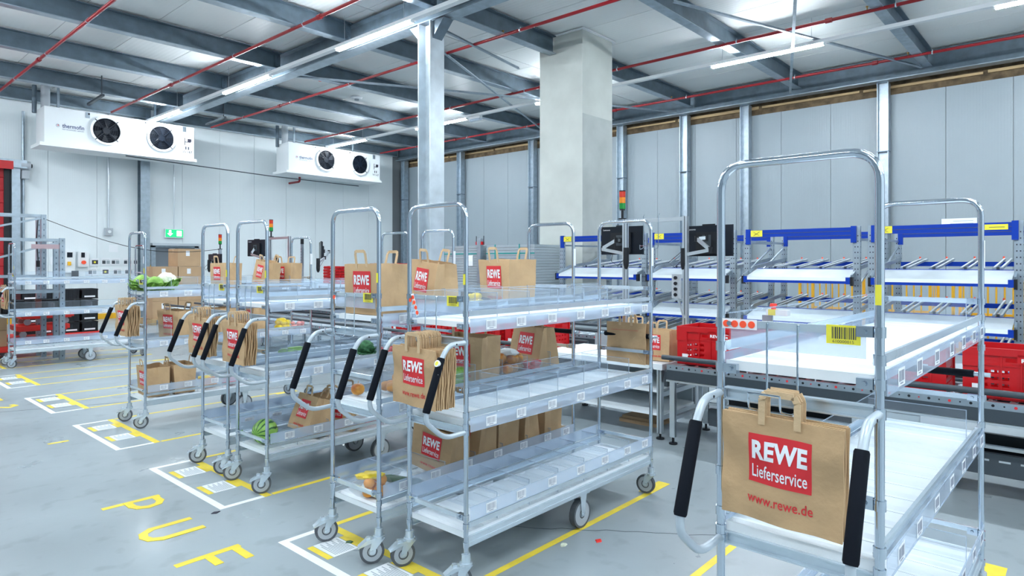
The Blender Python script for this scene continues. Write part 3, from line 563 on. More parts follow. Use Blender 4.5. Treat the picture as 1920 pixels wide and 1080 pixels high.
# ------------------------------------------------------------ PAPER BAGS
BW, BD, BH = .31, .18, .27
def bag_fn(seed, pinch=0., flare=0., lean=0.):
    def f(x, y, z):
        t = z / BH; g = abs(y) / (BW / 2)
        xx = (x) * (1 - pinch * t ** 1.3 + flare * t); yy = y * (1 + flare * .4 * t)
        if g > .98 and abs(x) < BD * .3: yy *= (1 - .16 * t * (1 - abs(x) / (BD * .3)))
        n = Vector((xx * 7 + seed * 3.1, yy * 7, z * 7)); k = .007 * (.25 + t * .75)
        xx += noise.noise(n) * k; yy += noise.noise(n + Vector((9, 3, 1))) * k * .8
        return (xx + lean * t, yy, z + (noise.noise(Vector((yy * 9, xx * 9, seed))) * .010 * t if t > .9 else 0))
    return f
def make_bag_meshes(seed, **kw):
    f = bag_fn(seed, **kw); nx, ny, nz = 6, 12, 10; per = []
    for j in range(ny): per.append((-BD / 2, BW / 2 - BW * j / ny))
    for j in range(nx): per.append((-BD / 2 + BD * j / nx, -BW / 2))
    for j in range(ny): per.append((BD / 2, -BW / 2 + BW * j / ny))
    for j in range(nx): per.append((BD / 2 - BD * j / nx, BW / 2))
    n = len(per); vs = []
    for k in range(nz + 1): vs += [f(x, y, BH * k / nz) for x, y in per]
    fs = [(k * n + j, k * n + (j + 1) % n, (k + 1) * n + (j + 1) % n, (k + 1) * n + j) for k in range(nz) for j in range(n)] + [tuple(range(n))[::-1]]
    # thin inner wall, so the open top shows a lip
    b0 = len(vs)
    for k in range(nz, 1, -4): vs += [(f(x * .97, y * .985, BH * k / nz)) for x, y in per]
    rows = len(range(nz, 1, -4)); fs += [(nz * n + j, nz * n + (j + 1) % n, b0 + (j + 1) % n, b0 + j) for j in range(n)]
    fs += [(b0 + r * n + j, b0 + r * n + (j + 1) % n, b0 + (r + 1) * n + (j + 1) % n, b0 + (r + 1) * n + j) for r in range(rows - 1) for j in range(n)] + [tuple(b0 + (rows - 1) * n + j for j in range(n))]
    mb = MB(); mb.add(vs, fs); body = mb.mesh('body', 'kraft', True)
    hs = []
    for sx, lean in ((-1, -.012), (1, .02)):
        x0, _, _ = f(sx * BD / 2, 0, BH); x0 -= sx * .004
        mb = MB(); p = [(x0, .045, BH - .03), (x0 + lean, .043, BH + .055), (x0 + lean * 1.2, .034, BH + .066), (x0 + lean * 1.2, -.034, BH + .066), (x0 + lean, -.043, BH + .055), (x0, -.045, BH - .03)]
        for a, b_ in zip(p[:-1], p[1:]): mb.bar(a, b_, .004, .016, 0, (0, 1, .01) if abs(a[1] - b_[1]) < .02 else (0, 0, 1))
        hs.append(mb.mesh('handle', 'kraft_handle'))
    S = lambda off: (lambda u_, v_: (lambda q: (q[0] - off, q[1], q[2]))(f(-BD / 2, .075 - u_, .095 + v_)))
    mb = MB(); F = S(.0022); n1, n2 = 12, 9; pv = [F(.15 * i / n1, .135 * j / n2) for j in range(n2 + 1) for i in range(n1 + 1)]
    mb.add(pv, [(j * (n1 + 1) + i, j * (n1 + 1) + i + 1, (j + 1) * (n1 + 1) + i + 1, (j + 1) * (n1 + 1) + i) for j in range(n2) for i in range(n1)]); panel = mb.mesh('logo_panel', 'red_print', True)
    mb = MB(); put_text(mb, 'REWE', S(.0038), .010, .062, .13, .052, 0, .042); put_text(mb, 'Lieferservice', S(.0038), .010, .016, .13, .034, 0, .010); let = mb.mesh('lettering', 'paper_white')
    mb = MB(); put_text(mb, 'www.rewe.de', S(.003), -.002, -.062, .155, .022, 0, .008); web = mb.mesh('web_address', 'red_print')
    return body, hs, panel, let, web
VAR = [make_bag_meshes(1, flare=.04), make_bag_meshes(2, flare=.12), make_bag_meshes(3, pinch=.55, flare=.0), make_bag_meshes(4, pinch=.2, lean=.02), make_bag_meshes(5, pinch=.3)]
def bag(loc, rz, v, lab, group=None, sc=1., tilt=(0, 0), logo=True, handles=2):
    b_, hs, pn, lt, wb = VAR[v]; o = thing('paper_bag', loc, rz, lab, 'bag', group); o.scale = (sc, sc, sc); o.rotation_euler = (tilt[0], tilt[1], rz)
    inst('body', b_, o)
    for h in hs[:handles]: inst('handle', h, o)
    if logo: p = inst('logo_panel', pn, o); inst('lettering', lt, p); inst('web_address', wb, o)
    return o
def cbag(k, x, y, lev, rot, v, lab, **kw):
    tilt = kw.get('tilt', (0, 0)); dz = abs(math.sin(tilt[1])) * BD / 2 + abs(math.sin(tilt[0])) * BW / 2
    return bag(at(k, x, y, LEV[lev] + .004 + dz), CART[k].rotation_euler[2] + R(rot), v, lab, **kw)
G5 = 'bags on the bottom shelf of the loaded cart'
cbag('C5', .135, .2, 0, 0, 0, 'brown paper bag standing at the front of the loaded cart top shelf, leftmost full-size one')
cbag('C5', .54, .2, 0, -12, 4, 'brown paper bag with slanted red logo between the two front hoops', tilt=(R(5), 0))
cbag('C5', 1.22, .2, 0, -14, 1, 'wide open paper bag with a pale upright handle, in front of the concrete column', sc=1.1)
cbag('C5', .86, .2, 1, 8, 1, 'paper bag whose logo is half hidden by a chrome post, loaded cart middle shelf', sc=1.04)
cbag('C5', 1.5, .2, 1, -12, 2, 'tapering paper bag pinched at the top, behind the apples', sc=1.08)
cbag('C5', .60, .19, 2, 2, 3, 'tilted paper bag with slanted logo, first on the loaded cart bottom shelf', tilt=(R(9), R(-11)))
for i, x in enumerate((.84, 1.06, 1.28, 1.52)): cbag('C5', x, .195, 2, (3, -4, 2, -2)[i], (3, 0, 4, 0)[i], 'plain side of a paper bag, bottom shelf, %s behind the tilted one' % ('first', 'second', 'third', 'last and rearmost')[i], group=G5)
cbag('C4', .42, .2, 2, -4, 4, 'paper bag leaning back beside the watermelon', tilt=(0, R(16)), sc=.95)
cbag('C4', .70, .2, 2, 25, 1, 'open brown paper bag with a raised handle, behind the leaning bag', sc=1.0)
cbag('C2', 1.27, .2, 0, -6, 3, 'small-looking paper bag in front of the far monitor', tilt=(R(7), 0))
cbag('C2', 1.5, .2, 0, 20, 0, 'small-looking paper bag in front of the red folded crates')
cbag('C2', .84, .2, 0, 0, 0, 'small-looking paper bag under the small signal lamp')
cbag('C2', .36, .2, 1, 12, 1, 'open paper bag on the middle shelf of the cauliflower cart, front one')
cbag('C2', .80, .2, 1, 0, 0, 'paper bag on the middle shelf of the cauliflower cart, second one')
cbag('C2', 1.16, .2, 1, -10, 4, 'paper bag on the middle shelf of the cauliflower cart, rear one')
cbag('C2', .14, .2, 2, -4, 1, 'paper bag, logo to the left, front of the cauliflower cart lowest shelf')
cbag('C2', .38, .2, 2, 176, 1, 'second paper bag close behind it on the lowest shelf of the cauliflower cart')
bag((5.22, 2.92, .655), R(4), 0, 'paper bag standing on the white worktop beside the red crates', sc=1.0)
bag((5.55, 3.35, .655), R(10), 3, 'crumpled paper bag behind another on the white worktop', sc=.98)
# folded bags hanging on the hooks
def flat_meshes(seed):
    FW, FH, FT = .305, .275, .0065
    def f(u_, v_, off=0):   # u: 0..FW left to right as seen from the front, v: 0..FH
        n = noise.noise(Vector((u_ * 9 + seed * 5, v_ * 9, seed))) * .012 + noise.noise(Vector((u_ * 22, v_ * 22 + seed, 1))) * .0016
        if v_ < .108: n -= .0022 * min(1, (.108 - v_) / .012)
        return (-off + n, FW / 2 - u_, v_)
    n1, n2 = 14, 12; vs = [f(FW * i / n1, FH * j / n2) for j in range(n2 + 1) for i in range(n1 + 1)]
    N = len(vs); vs += [(x + FT, y * (1.0), z) for x, y, z in vs]; fs = []
    for j in range(n2):
        for i in range(n1): a = j * (n1 + 1) + i; fs += [(a, a + 1, a + n1 + 2, a + n1 + 1), (N + a, N + a + n1 + 1, N + a + n1 + 2, N + a + 1)]
    for i in range(n1): fs += [(i, N + i, N + i + 1, i + 1)]; a = n2 * (n1 + 1) + i; fs += [(a, a + 1, N + a + 1, N + a)]
    for j in range(n2): a = j * (n1 + 1); fs += [(a, a + n1 + 1, N + a + n1 + 1, N + a)]; a += n1; fs += [(a, N + a, N + a + n1 + 1, a + n1 + 1)]
    mb = MB().add(vs, fs); mb.bar((-.0012, FW / 2 - .004, FH * .40), (-.0012, -FW / 2 + .004, FH * .40), .0012, .001) if False else None
    body = mb.mesh('body', 'kraft', True)
    mb = MB(); t0 = FH - .02; p = [(.002, .045, t0), (.002, .045, FH + .048), (.002, .036, FH + .064), (.002, -.036, FH + .064), (.002, -.045, FH + .048), (.002, -.045, t0)]
    for a, b_ in zip(p[:-1], p[1:]): mb.bar((a[0] - .006, a[1], a[2]), (b_[0] - .006, b_[1], b_[2]), .003, .017, 0, (0, 1, .01) if abs(a[1] - b_[1]) < .001 else (0, 0, 1))
    hd = mb.mesh('handle', 'kraft_handle')
    P = lambda off: (lambda u_, v_: f(FW / 2 - .08 + u_, .1 + v_, off))
    mb = MB(); F = P(.0012); pv = [F(.16 * i / 12, .128 * j / 10) for j in range(11) for i in range(13)]; mb.add(pv, [(j * 13 + i, j * 13 + i + 1, (j + 1) * 13 + i + 1, (j + 1) * 13 + i) for j in range(10) for i in range(12)]); pn = mb.mesh('logo_panel', 'red_print', True)
    mb = MB(); put_text(mb, 'REWE', P(.0034), .010, .062, .140, .050, 0, .042); put_text(mb, 'Lieferservice', P(.0034), .010, .014, .140, .034, 0, .010); lt = mb.mesh('lettering', 'paper_white')
    mb = MB(); put_text(mb, 'www.rewe.de', P(.0022), -.002, -.055, .165, .026, 0, .008); wb = mb.mesh('web_address', 'red_print')
    return body, hd, pn, lt, wb
FLAT = [flat_meshes(i) for i in range(3)]
ORD = ('', 'second', 'third', 'fourth', 'fifth', 'sixth', 'seventh', 'eighth', 'ninth', 'tenth', 'eleventh')
def stack(k, n, d0, step, names, yc=.212, z0=.85):
    rnd = random.Random(hash(k) % 97 if False else ord(k[1]) * 7)
    for i in range(n):
        b_, hd, pn, lt, wb = FLAT[i % 3]; x = -d0 + i * step; dz = -.003 * rnd.random() - (.004 * i if False else 0)
        o = thing('folded_paper_bag', at(k, x, yc + (0 if i == 0 else rnd.uniform(-.006, .006)), z0 + dz), CART[k].rotation_euler[2], names[0] if i == 0 else ORD[i] + ' folded bag from the front ' + names[1], 'bag', None if i == 0 else names[2])
        o.rotation_euler = (R(1.2) + (R(rnd.uniform(-1, 1)) if i else 0), R(-2 + 4.0 * i / max(1, n)) , CART[k].rotation_euler[2])
        inst('body', b_, o); inst('handle', hd, o)
        if i == 0: p = inst('logo_panel', pn, o); inst('lettering', lt, p); inst('web_address', wb, o)
stack('C7', 4, .085, .010, ('large folded paper bag with red logo hanging between the black grips of the nearest cart', 'hanging on the nearest cart', 'folded bags behind the front one on the nearest cart'))
stack('C6', 11, .135, .0115, ('frontmost folded bag, red logo, of the thick stack on the middle front cart', 'in the thick stack of the middle front cart', 'folded bags on the hook of the middle front cart'))
stack('C4', 7, .125, .0125, ('folded paper bag with red logo hanging at the front of the watermelon cart', 'on the hook of the watermelon cart', 'folded bags on the hook of the watermelon cart'))
stack('C3', 6, .12, .0125, ('folded paper bag with red logo hanging on the cart left of the watermelon cart', 'on the cart left of the watermelon cart', 'folded bags on the hook left of the watermelon cart'))
stack('C2', 8, .13, .0135, ('folded paper bag with red logo hanging on the cauliflower cart', 'on the hook of the cauliflower cart', 'folded bags on the hook of the cauliflower cart'))
stack('C1', 3, .10, .013, ('folded paper bag hanging on the far left cart', 'on the far left cart', 'folded bags on the hook of the far left cart'))
for i in range(2):   # plain folded bags on the rear push bar of the middle cart
    o = thing('folded_paper_bag', at('C6', L_ + .0135 - .000 + .0 * i if i == 0 else L_ + .055, .2 - .008 * i, .84 - .004 * i), CART['C6'].rotation_euler[2], ('plain folded paper bag hanging at the back end of the middle front cart', 'second plain folded bag right behind it at the back end of the middle front cart')[i], 'bag')
    inst('body', FLAT[i][0], o); inst('handle', FLAT[i][1], o)
    if i == 0: MB().box(-.004, -.0025, -.10, .115, .222, .2235).build('fold_line', 'red_print', o); MB().bar((-.003, -.06, .11), (-.003, -.14, .01), .0015).bar((-.003, -.06, .17), (-.003, -.11, .21), .0015).bar((-.003, -.148, .11), (-.003, .148, .11), .0015).build('crease', 'kraft_handle', o)
# ------------------------------------------------------------ GROCERIES
def pt(mb, c, r, mi=0, sq=.92): return mb.ball(c, (r, r, r * sq), 16, 10, mi, lambda d: 1 - .10 * max(0, abs(d.z) - .75) / .25)
def apple(par, c, r=.036, m='skin_apple', nm='apple'): o = pt(MB(), (0, 0, 0), r).build(nm, m, par, True, c); return o
o = thing('watermelon', at('C4', .10, .215, LEV[2] + .088), R(20), 'green striped watermelon on the bottom shelf', 'watermelon'); MB().ball((0, 0, 0), (.088, .084, .086), 28, 18).build('rind', 'melon_skin', o, True); MB().cyl((.086, 0, 0), (.094, 0, .003), .004, 6).build('stem', 'kraft_handle', o)
o = thing('apple', at('C5', .11, .33, LEV[1] + .038), 0, 'single red and yellow apple on the middle shelf, left side', 'apple'); apple(o, (0, 0, 0), .038); MB().cyl((0, 0, .03), (.004, 0, .046), .0018, 6).build('stem', 'kraft_handle', o)
def fruit_bag(name, loc, rz, lab, fruits, film, fmat='thin_film', tail=None, cat='fruit bag'):
    o = thing(name, loc, rz, lab, cat)
    for (nm, c, r, m) in fruits: apple(o, c, r, m, nm)
    cx, cy, cz, rx, ry, rz_ = film; MB().ball((cx, cy, cz), (rx, ry, rz_), 22, 14, 0, lambda d: 1 + .10 * noise.noise(d * 4)).build('film_wrap', fmat, o, True)
    if tail: MB().ball(tail[0], tail[1], 14, 9, 0, lambda d: 1 + .3 * noise.noise(d * 3)).build('film_tail', fmat if len(tail) < 3 else tail[2], o, True)
    return o
def cluster(nm, m, r, n, w, d, seed):
    rnd = random.Random(seed); out = []
    for i in range(n):
        lay = 0 if i < n * .65 else 1; k = i if lay == 0 else i - int(n * .65)
        out.append((nm, ((k % 3 - 1) * d / 3 + rnd.uniform(-.005, .005), ((k // 3) - 1) * w / 3 + rnd.uniform(-.006, .006), r * .95 + lay * r * 1.45), r * rnd.uniform(.92, 1.05), m))
    return out
z1, z2 = LEV[1] + .003, LEV[2] + .003
fruit_bag('fruit_net', at('C5', .10, .21, z2), R(50), 'yellow net bag of oranges at the front of the lowest shelf', cluster('orange', 'skin_orange', .033, 9, .17, .12, 1), (0, 0, .058, .085, .12, .062), 'thin_film', ((0, .0, .105), (.05, .075, .018), 'skin_yellow'))
fruit_bag('fruit_bag', at('C5', .32, .3, z1), 0, 'clear bag of oranges behind the single apple', cluster('orange', 'skin_orange', .034, 8, .16, .12, 2), (0, 0, .065, .085, .11, .07), 'thin_film', ((0, 0, .12), (.06, .07, .025)))
fruit_bag('fruit_bag', at('C5', 1.20, .2, z1), 0, 'tied clear bag of peaches and red apples in front of the pinched bag', cluster('apple', 'skin_apple', .042, 9, .2, .15, 3), (0, 0, .07, .10, .13, .075), 'thin_film', ((0, -.02, .135), (.05, .085, .03), 'white_plastic'))
fruit_bag('fruit_net', at('C5', 1.32, .1, z1), R(20), 'red net bag of small onions beside the apples', cluster('onion', 'tomato_red', .026, 10, .14, .12, 4), (0, 0, .045, .08, .10, .05), 'thin_film')
fruit_bag('fruit_bag', at('C5', 1.08, .26, z1), R(30), 'loose orange peaches at the left of the apple bag', cluster('peach', 'skin_orange', .042, 4, .1, .1, 9), (0, 0, .06, .07, .085, .065), 'thin_film')
fruit_bag('fruit_bag', at('C5', .62, .13, z1), R(10), 'bag of green pears and yellow bananas half hidden behind a chrome post', cluster('pear', 'skin_green', .036, 6, .13, .12, 5) + cluster('lemon', 'skin_yellow', .03, 4, .1, .1, 6), (0, 0, .06, .08, .10, .065), 'thin_film')
fruit_bag('fruit_net', at('C5', .86, .22, LEV[0] + .003), R(60), 'flat yellow net of potatoes between bags on the loaded cart top shelf', cluster('potato', 'skin_yellow', .026, 9, .2, .16, 7), (0, 0, .032, .13, .16, .034), 'thin_film', ((0, .1, .03), (.07, .1, .02), 'skin_yellow'))
fruit_bag('fruit_bag', at('C4', .93, .16, z2), 0, 'red tomatoes in a clear bag beside the open bag', cluster('tomato', 'tomato_red', .032, 8, .16, .13, 8), (0, 0, .055, .085, .11, .055))
fruit_bag('fruit_net', at('C4', 1.08, .15, z1), R(20), 'red net pack beside the green herbs on the watermelon cart', cluster('radish', 'tomato_red', .02, 9, .13, .12, 10), (0, 0, .035, .075, .10, .035))
fruit_bag('fruit_net', at('C2', .64, .18, z2), 0, 'yellow net of oranges behind the two bags on the lowest shelf', cluster('orange', 'skin_orange', .033, 8, .16, .12, 11), (0, 0, .055, .09, .12, .055), 'thin_film', ((0, .06, .08), (.06, .08, .025), 'skin_yellow'))
fruit_bag('fruit_bag', at('C2', .86, .18, z2), R(8), 'red and pink wrapped fruit on the lowest shelf of the cauliflower cart', cluster('apple', 'tomato_red', .028, 9, .16, .14, 12), (0, 0, .045, .09, .12, .05))
fruit_bag('fruit_net', at('C2', 1.42, .13, z1), 0, 'yellow bag of lemons on the rear middle shelf of the cauliflower cart', cluster('lemon', 'skin_yellow', .034, 9, .15, .13, 13), (0, 0, .06, .08, .09, .06), 'thin_film', ((0, 0, .1), (.05, .06, .03), 'skin_yellow'))
fruit_bag('fruit_bag', at('C2', 1.60, .13, z1), 0, 'pink wrapped pack beside the lemons', cluster('tomato', 'pink_pack', .026, 9, .14, .12, 14), (0, 0, .04, .07, .09, .045))
def cucumber(loc, rz, lab, m='dark_green', l=.27): tag(MB().tube([(-l / 2, 0, 0), (-l / 2 + .012, 0, 0), (-l / 3, .004, 0), (0, .01, 0), (l / 3, .004, 0), (l / 2 - .015, 0, 0), (l / 2, 0, 0)], [.006, .016, .022, .024, .022, .016, .005], 12).build('cucumber', m, None, True, loc), lab, 'cucumber').rotation_euler = (0, 0, rz)
cucumber(at('C5', .33, .2, z2 + .024), R(110), 'dark green cucumber beside the yellow orange net'); cucumber(at('C4', 1.28, .2, z1 + .024), R(95), 'green cucumber behind the herbs on the watermelon cart')
cucumber(at('C3', .62, .2, z1 + .024), R(15), 'pale green cucumber on the cart left of the watermelon cart', 'leaf_green')
def leafy(name, loc, lab, cat, r, m, n, seed, core=None):
    o = thing(name, loc, 0, lab, cat); rnd = random.Random(seed)
    if core: MB().ball((0, 0, r * .78), (r * .72, r * .72, r * .66), 22, 14, 0, lambda d: 1 + .12 * noise.noise(d * 6)).build('head', core, o, True)
    for i in range(n):
        th = 2 * PI * i / n * 1.0 + rnd.uniform(-.2, .2); el = rnd.uniform(.1, .9); ux, uy = math.cos(th), math.sin(th); vs = []
        for a in range(5):
            for b_ in range(5):
                s = a / 4; t_ = (b_ / 4 - .5) * 1.3 * math.sin(PI * min(1, .15 + s * .8)); rad = r * (.25 + .95 * s * math.cos(el * .6)); h = r * (.1 + 1.3 * s * math.sin(el) + .12 * math.sin(9 * s + 5 * t_ + i)); h = max(h, .006)
                vs.append((ux * rad - uy * t_ * r, uy * rad + ux * t_ * r, h + .1 * r * abs(t_)))
        MB().add(vs, [(a * 5 + b_, a * 5 + b_ + 1, (a + 1) * 5 + b_ + 1, (a + 1) * 5 + b_) for a in range(4) for b_ in range(4)]).build('leaf', m, o, True)
leafy('cauliflower', at('C2', .25, .18, LEV[0] + .003), 'white cauliflower with green leaves on the top shelf', 'cauliflower', .125, 'leaf_green', 9, 1, 'cauliflower_white')
leafy('lettuce', at('C2', .06, .24, LEV[0] + .003), 'loose green lettuce head at the front of the top shelf', 'lettuce', .11, 'leaf_green', 14, 2, 'leaf_green')
leafy('lettuce', at('C2', .12, .10, LEV[0] + .003), 'second green lettuce head leaning on the cauliflower', 'lettuce', .10, 'leaf_green', 12, 3, 'leaf_green')
leafy('herb_bunch', at('C4', .94, .2, z1), 'bunch of green herbs on the watermelon cart middle shelf', 'herbs', .085, 'herb_green', 16, 4, 'herb_green')
o = thing('dark_tray', at('C5', .3, .1, z1), CART['C5'].rotation_euler[2], 'dark flat food tray beside the oranges', 'tray'); MB().box(-.06, .06, -.05, .05, 0, .018).box(-.055, .055, -.045, .045, .018, .022, 1).build('tray', ['screen_black', 'thin_film'], o)
# ------------------------------------------------------------ CONVEYOR (runs along Y at x 4.95 .. 5.65)
def conveyor(y0, y1, x0, wd, zt, lab, rollers=True, step=.11):
    c = thing('conveyor', (x0, y0, 0), 0, lab, 'conveyor'); Ln = y1 - y0
    for s, xx in ((0, 0), (1, wd)):
        MB().box(xx - .02, xx + .02, 0, Ln, zt - .125, zt - .045).build('side_profile', 'conveyor_side', c)
        MB().box(xx - .018, xx + .018, 0, Ln, zt - .045, zt).build('side_rail', 'galvanised', c)
        MB().box(xx - .03, xx + .03, 0, Ln, zt - .142, zt - .127).build('edge_strip', 'alu', c)
        MB().cyl((xx, -.05, zt + .055), (xx, Ln + .05, zt + .055), .021, 12).build('guide_tube', 'conveyor_side', c, True)
    mb = MB(); k = 0
    while k * .056 < Ln - .05: mb.cyl((-.0195, .03 + k * .056, zt - .022), (-.018, .03 + k * .056, zt - .022), .009 if k % 2 else .005, 8, k % 3 == 0); k += 1
    o = mb.build('rail_holes', ['black_plastic', 'red_print'], c); o['kind'] = 'stuff'
    for k in range(int(Ln / .5)): MB().cyl((0, .2 + k * .5, zt), (0, .2 + k * .5, zt + .055), .005, 6).build('guide_pin', 'zinc', c)
    if rollers:
        rm = MB().cyl((.02, 0, 0), (wd - .02, 0, 0), .024, 10).mesh('roller', 'zinc', True); k = 0
        while k * step < Ln - .06 and k < 200: inst('roller', rm, c, (0, .04 + k * step, zt - .026)); k += 1
    MB().box(.03, wd - .03, .0, Ln, zt - .13, zt - .105).build('drip_pan', 'steel_dark', c)
    n = max(2, round(Ln / 1.5) + 1)
    for k in range(n):
        yy = .05 + (Ln - .1) * k / (n - 1)
        for xx in (.0, wd):
            l = MB().box(xx - .022, xx + .022, yy - .022, yy + .022, .06, zt - .142).box(xx - .004, xx + .004, yy - .024, yy + .024, .06, zt - .142, 1).build('leg', ['alu', 'steel_dark'], c)
            MB().cyl((xx, yy, 0), (xx, yy, .012), .035, 14).cyl((xx, yy, .012), (xx, yy, .07), .011, 8).build('foot', 'black_plastic', l)
        MB().box(0, wd, yy - .015, yy + .015, .2, .23).build('cross_brace', 'alu', c)
    return c
conveyor(-2.2, 2.68, 4.97, .62, .665, 'long roller conveyor carrying the red crates at right')
c2 = conveyor(4.15, 14.2, 5.2, .62, .60, 'long roller conveyor receding behind the carts to the far left')
# second line behind, and low return line
conveyor(-2.2, 2.9, 5.95, .55, .50, 'lower second conveyor line behind the crate conveyor', True, .16)
conveyor(4.2, 14.2, 6.4, .6, .66, 'second roller conveyor line parallel behind the far one', True, .16)
o = thing('return_line', (5.0, -2.2, 0), 0, 'black low return line on the floor under the right-hand conveyor', 'conveyor')
MB().box(.15, .19, 0, 4.6, .16, .30).box(.15, .19, 0, 4.6, .33, .35, 1).build('side_profile', ['steel_dark', 'alu'], o); MB().box(.19, .55, 0, 4.6, .18, .24).build('belt', 'black_rubber', o)
MB().box(.55, .59, 0, 4.6, .14, .34).build('side_profile', 'steel_dark', o)
mb = MB(); [mb.box(.149, .1495, .06 + k * .11, .12 + k * .11, .25, .262) for k in range(41)]; q = mb.build('slot_row', 'alu', o); q['kind'] = 'stuff'
for k in range(4): MB().box(.17, .57, .3 + k * 1.3, .34 + k * 1.3, 0, .16).build('support', 'alu', o)
o = thing('motor_plate', (4.93, 1.05, 0), 0, 'white electrical drive unit hanging under the conveyor behind the nearest cart', 'drive'); MB().box(.0, .05, -.2, .2, .40, .52).build('cover', 'alu', o); MB().cyl((-.005, .1, .46), (0, .1, .46), .02).cyl((-.005, -.1, .46), (0, -.1, .46), .02).build('screw', 'steel_dark', o)
o = thing('worktop_table', (5.0, 2.75, 0), 0, 'white worktop table with a lower shelf between the two conveyors', 'table')
MB().box(0, .75, 0, 1.35, .60, .65).build('tabletop', 'white_board', o)
for xx, yy in ((.04, .04), (.04, 1.3), (.7, .04), (.7, 1.3)):
    l = MB().box(xx - .022, xx + .022, yy - .022, yy + .022, .05, .6).box(xx - .024, xx + .024, yy - .004, yy + .004, .05, .6, 1).build('leg', ['alu', 'steel_dark'], o); MB().cyl((xx, yy, 0), (xx, yy, .012), .035).cyl((xx, yy, 0), (xx, yy, .06), .01).build('foot', 'black_plastic', l)
MB().box(.02, .72, .04, 1.3, .20, .22).build('lower_shelf', 'white_board', o); MB().box(.02, .72, .04, 1.3, .40, .42).build('middle_shelf', 'white_board', o)
for yy in (.04, 1.3): MB().box(.04, .7, yy - .015, yy + .015, .16, .20).box(.04, .7, yy - .015, yy + .015, .36, .40).build('bracket_bar', 'alu', o)
MB().box(.70, .715, .04, 1.3, .22, .6).build('back_panel', 'grey_sheet', o)
MB().box(-.02, .72, -.06, -.03, .47, .6).build('end_profile', 'conveyor_side', o)
tag(MB().box(0, .28, 0, .4, 0, .035).box(.02, .26, .02, .38, .035, .06).build('cardboard_offcut', 'cardboard', None, False, (5.35, 3.0, 0)), 'flattened brown cardboard lying on the floor below the table', 'cardboard')
# ------------------------------------------------------------ RED CRATES
def hole_wall(mb, w_, h_, holes, t, fn):
    us = sorted({0, w_} | {a for h in holes for a in (h[0], h[1])}); zs = sorted({0, h_} | {a for h in holes for a in (h[2], h[3])})
    for z0, z1 in zip(zs[:-1], zs[1:]):
        run = None
        for i, (u0, u1) in enumerate(zip(us[:-1], us[1:])):
            um, zm = (u0 + u1) / 2, (z0 + z1) / 2; solid = not any(h[0] < um < h[1] and h[2] < zm < h[3] for h in holes)
            if solid and run is None: run = u0
            if (not solid or i == len(us) - 2) and run is not None: e = u1 if solid else u0; fn(mb, run, e, z0, z1, t); run = None
CL, CW, CH_ = .60, .40, .32
def crate_meshes():
    hl = []
    for j in range(4):
        z = .035 + j * .042
        for u_ in (.10, .155, .21): hl.append((u_, u_ + .038, z, z + .022))
        for u_ in (.36, .415, .47): hl.append((u_, u_ + .038, z, z + .022))
    hl.append((.22, .38, .235, .262))
    mb = MB(); X = lambda x: (lambda m, u0, u1, z0, z1, t: m.box(x, x + t, u0, u1, z0, z1)); Y = lambda y: (lambda m, u0, u1, z0, z1, t: m.box(u0, u1, y, y + t, z0, z1))
    hole_wall(mb, CL, CH_ - .03, hl, .004, X(.012)); hole_wall(mb, CL, CH_ - .03, hl, .004, X(CW - .016))
    he = [(.05 + .05 * i, .05 + .05 * i + .03, .04 + .045 * j, .056 + .045 * j) for i in range(6) for j in range(3)] + [(.14, .26, .225, .26)]
    hole_wall(mb, CW - .03, CH_ - .03, he, .004, lambda m, u0, u1, z0, z1, t: m.box(u0 + .015, u1 + .015, .012, .012 + t, z0, z1)); hole_wall(mb, CW - .03, CH_ - .03, he, .004, lambda m, u0, u1, z0, z1, t: m.box(u0 + .015, u1 + .015, CL - .016, CL - .012, z0, z1))
    mb.box(.014, CW - .014, .014, CL - .014, .0, .006); body = mb.mesh('body', 'red_plastic')
    mb = MB().box(0, .016, 0, CL, CH_ - .045, CH_).box(CW - .016, CW, 0, CL, CH_ - .045, CH_).box(.016, CW - .016, 0, .016, CH_ - .045, CH_).box(.016, CW - .016, CL - .016, CL, CH_ - .045, CH_)
    for y0 in (0, CL - .09):
        for x0 in (0, CW - .012): mb.box(x0 + .002, x0 + .014, y0, y0 + .09, CH_ - .12, CH_ - .045); 
    rim = mb.mesh('rim', 'red_plastic')
    mb = MB()
    for y in (.085, .20, .30, .40, .51): mb.box(.004, .012, y - .004, y + .004, .01, CH_ - .05); mb.box(CW - .012, CW - .004, y - .004, y + .004, .01, CH_ - .05)
    for z in (.01, .21): mb.box(.006, .012, .01, CL - .01, z, z + .007)
    ribs = mb.mesh('rib', 'red_plastic')
    mb = MB(); put_text(mb, 'REWE.de', lambda a, b_: (-.0012, .30 - a, b_), 0, CH_ - .078, .15, .024, 0, .03); mb.add([(-.0012, .2 - .0, CH_ - .045), (-.0012, .215, CH_ - .05), (-.0012, .14, CH_ - .05), (-.0012, .155, CH_ - .045)], [(0, 1, 2, 3)]); tx = mb.mesh('lettering', 'paper_white')
    return body, rim, ribs, tx
CR = crate_meshes()
TXB = MB().box(.0, .0015, .11, .32, CH_ - .09, CH_ - .03).mesh('logo_plate', 'red_plastic')
def crate(loc, rz, lab, group='red delivery crates', label_plate=True):
    o = thing('red_crate', loc, rz, lab, 'crate', group)
    for nm, me in zip(('body', 'rim', 'rib'), CR[:3]): inst(nm, me, o)
    pl = inst('logo_plate', TXB, o); inst('lettering', CR[3], pl)
    if label_plate: MB().box(.0025, .004, .50, .55, .03, .09).build('crate_label', 'paper_white', o)
    return o
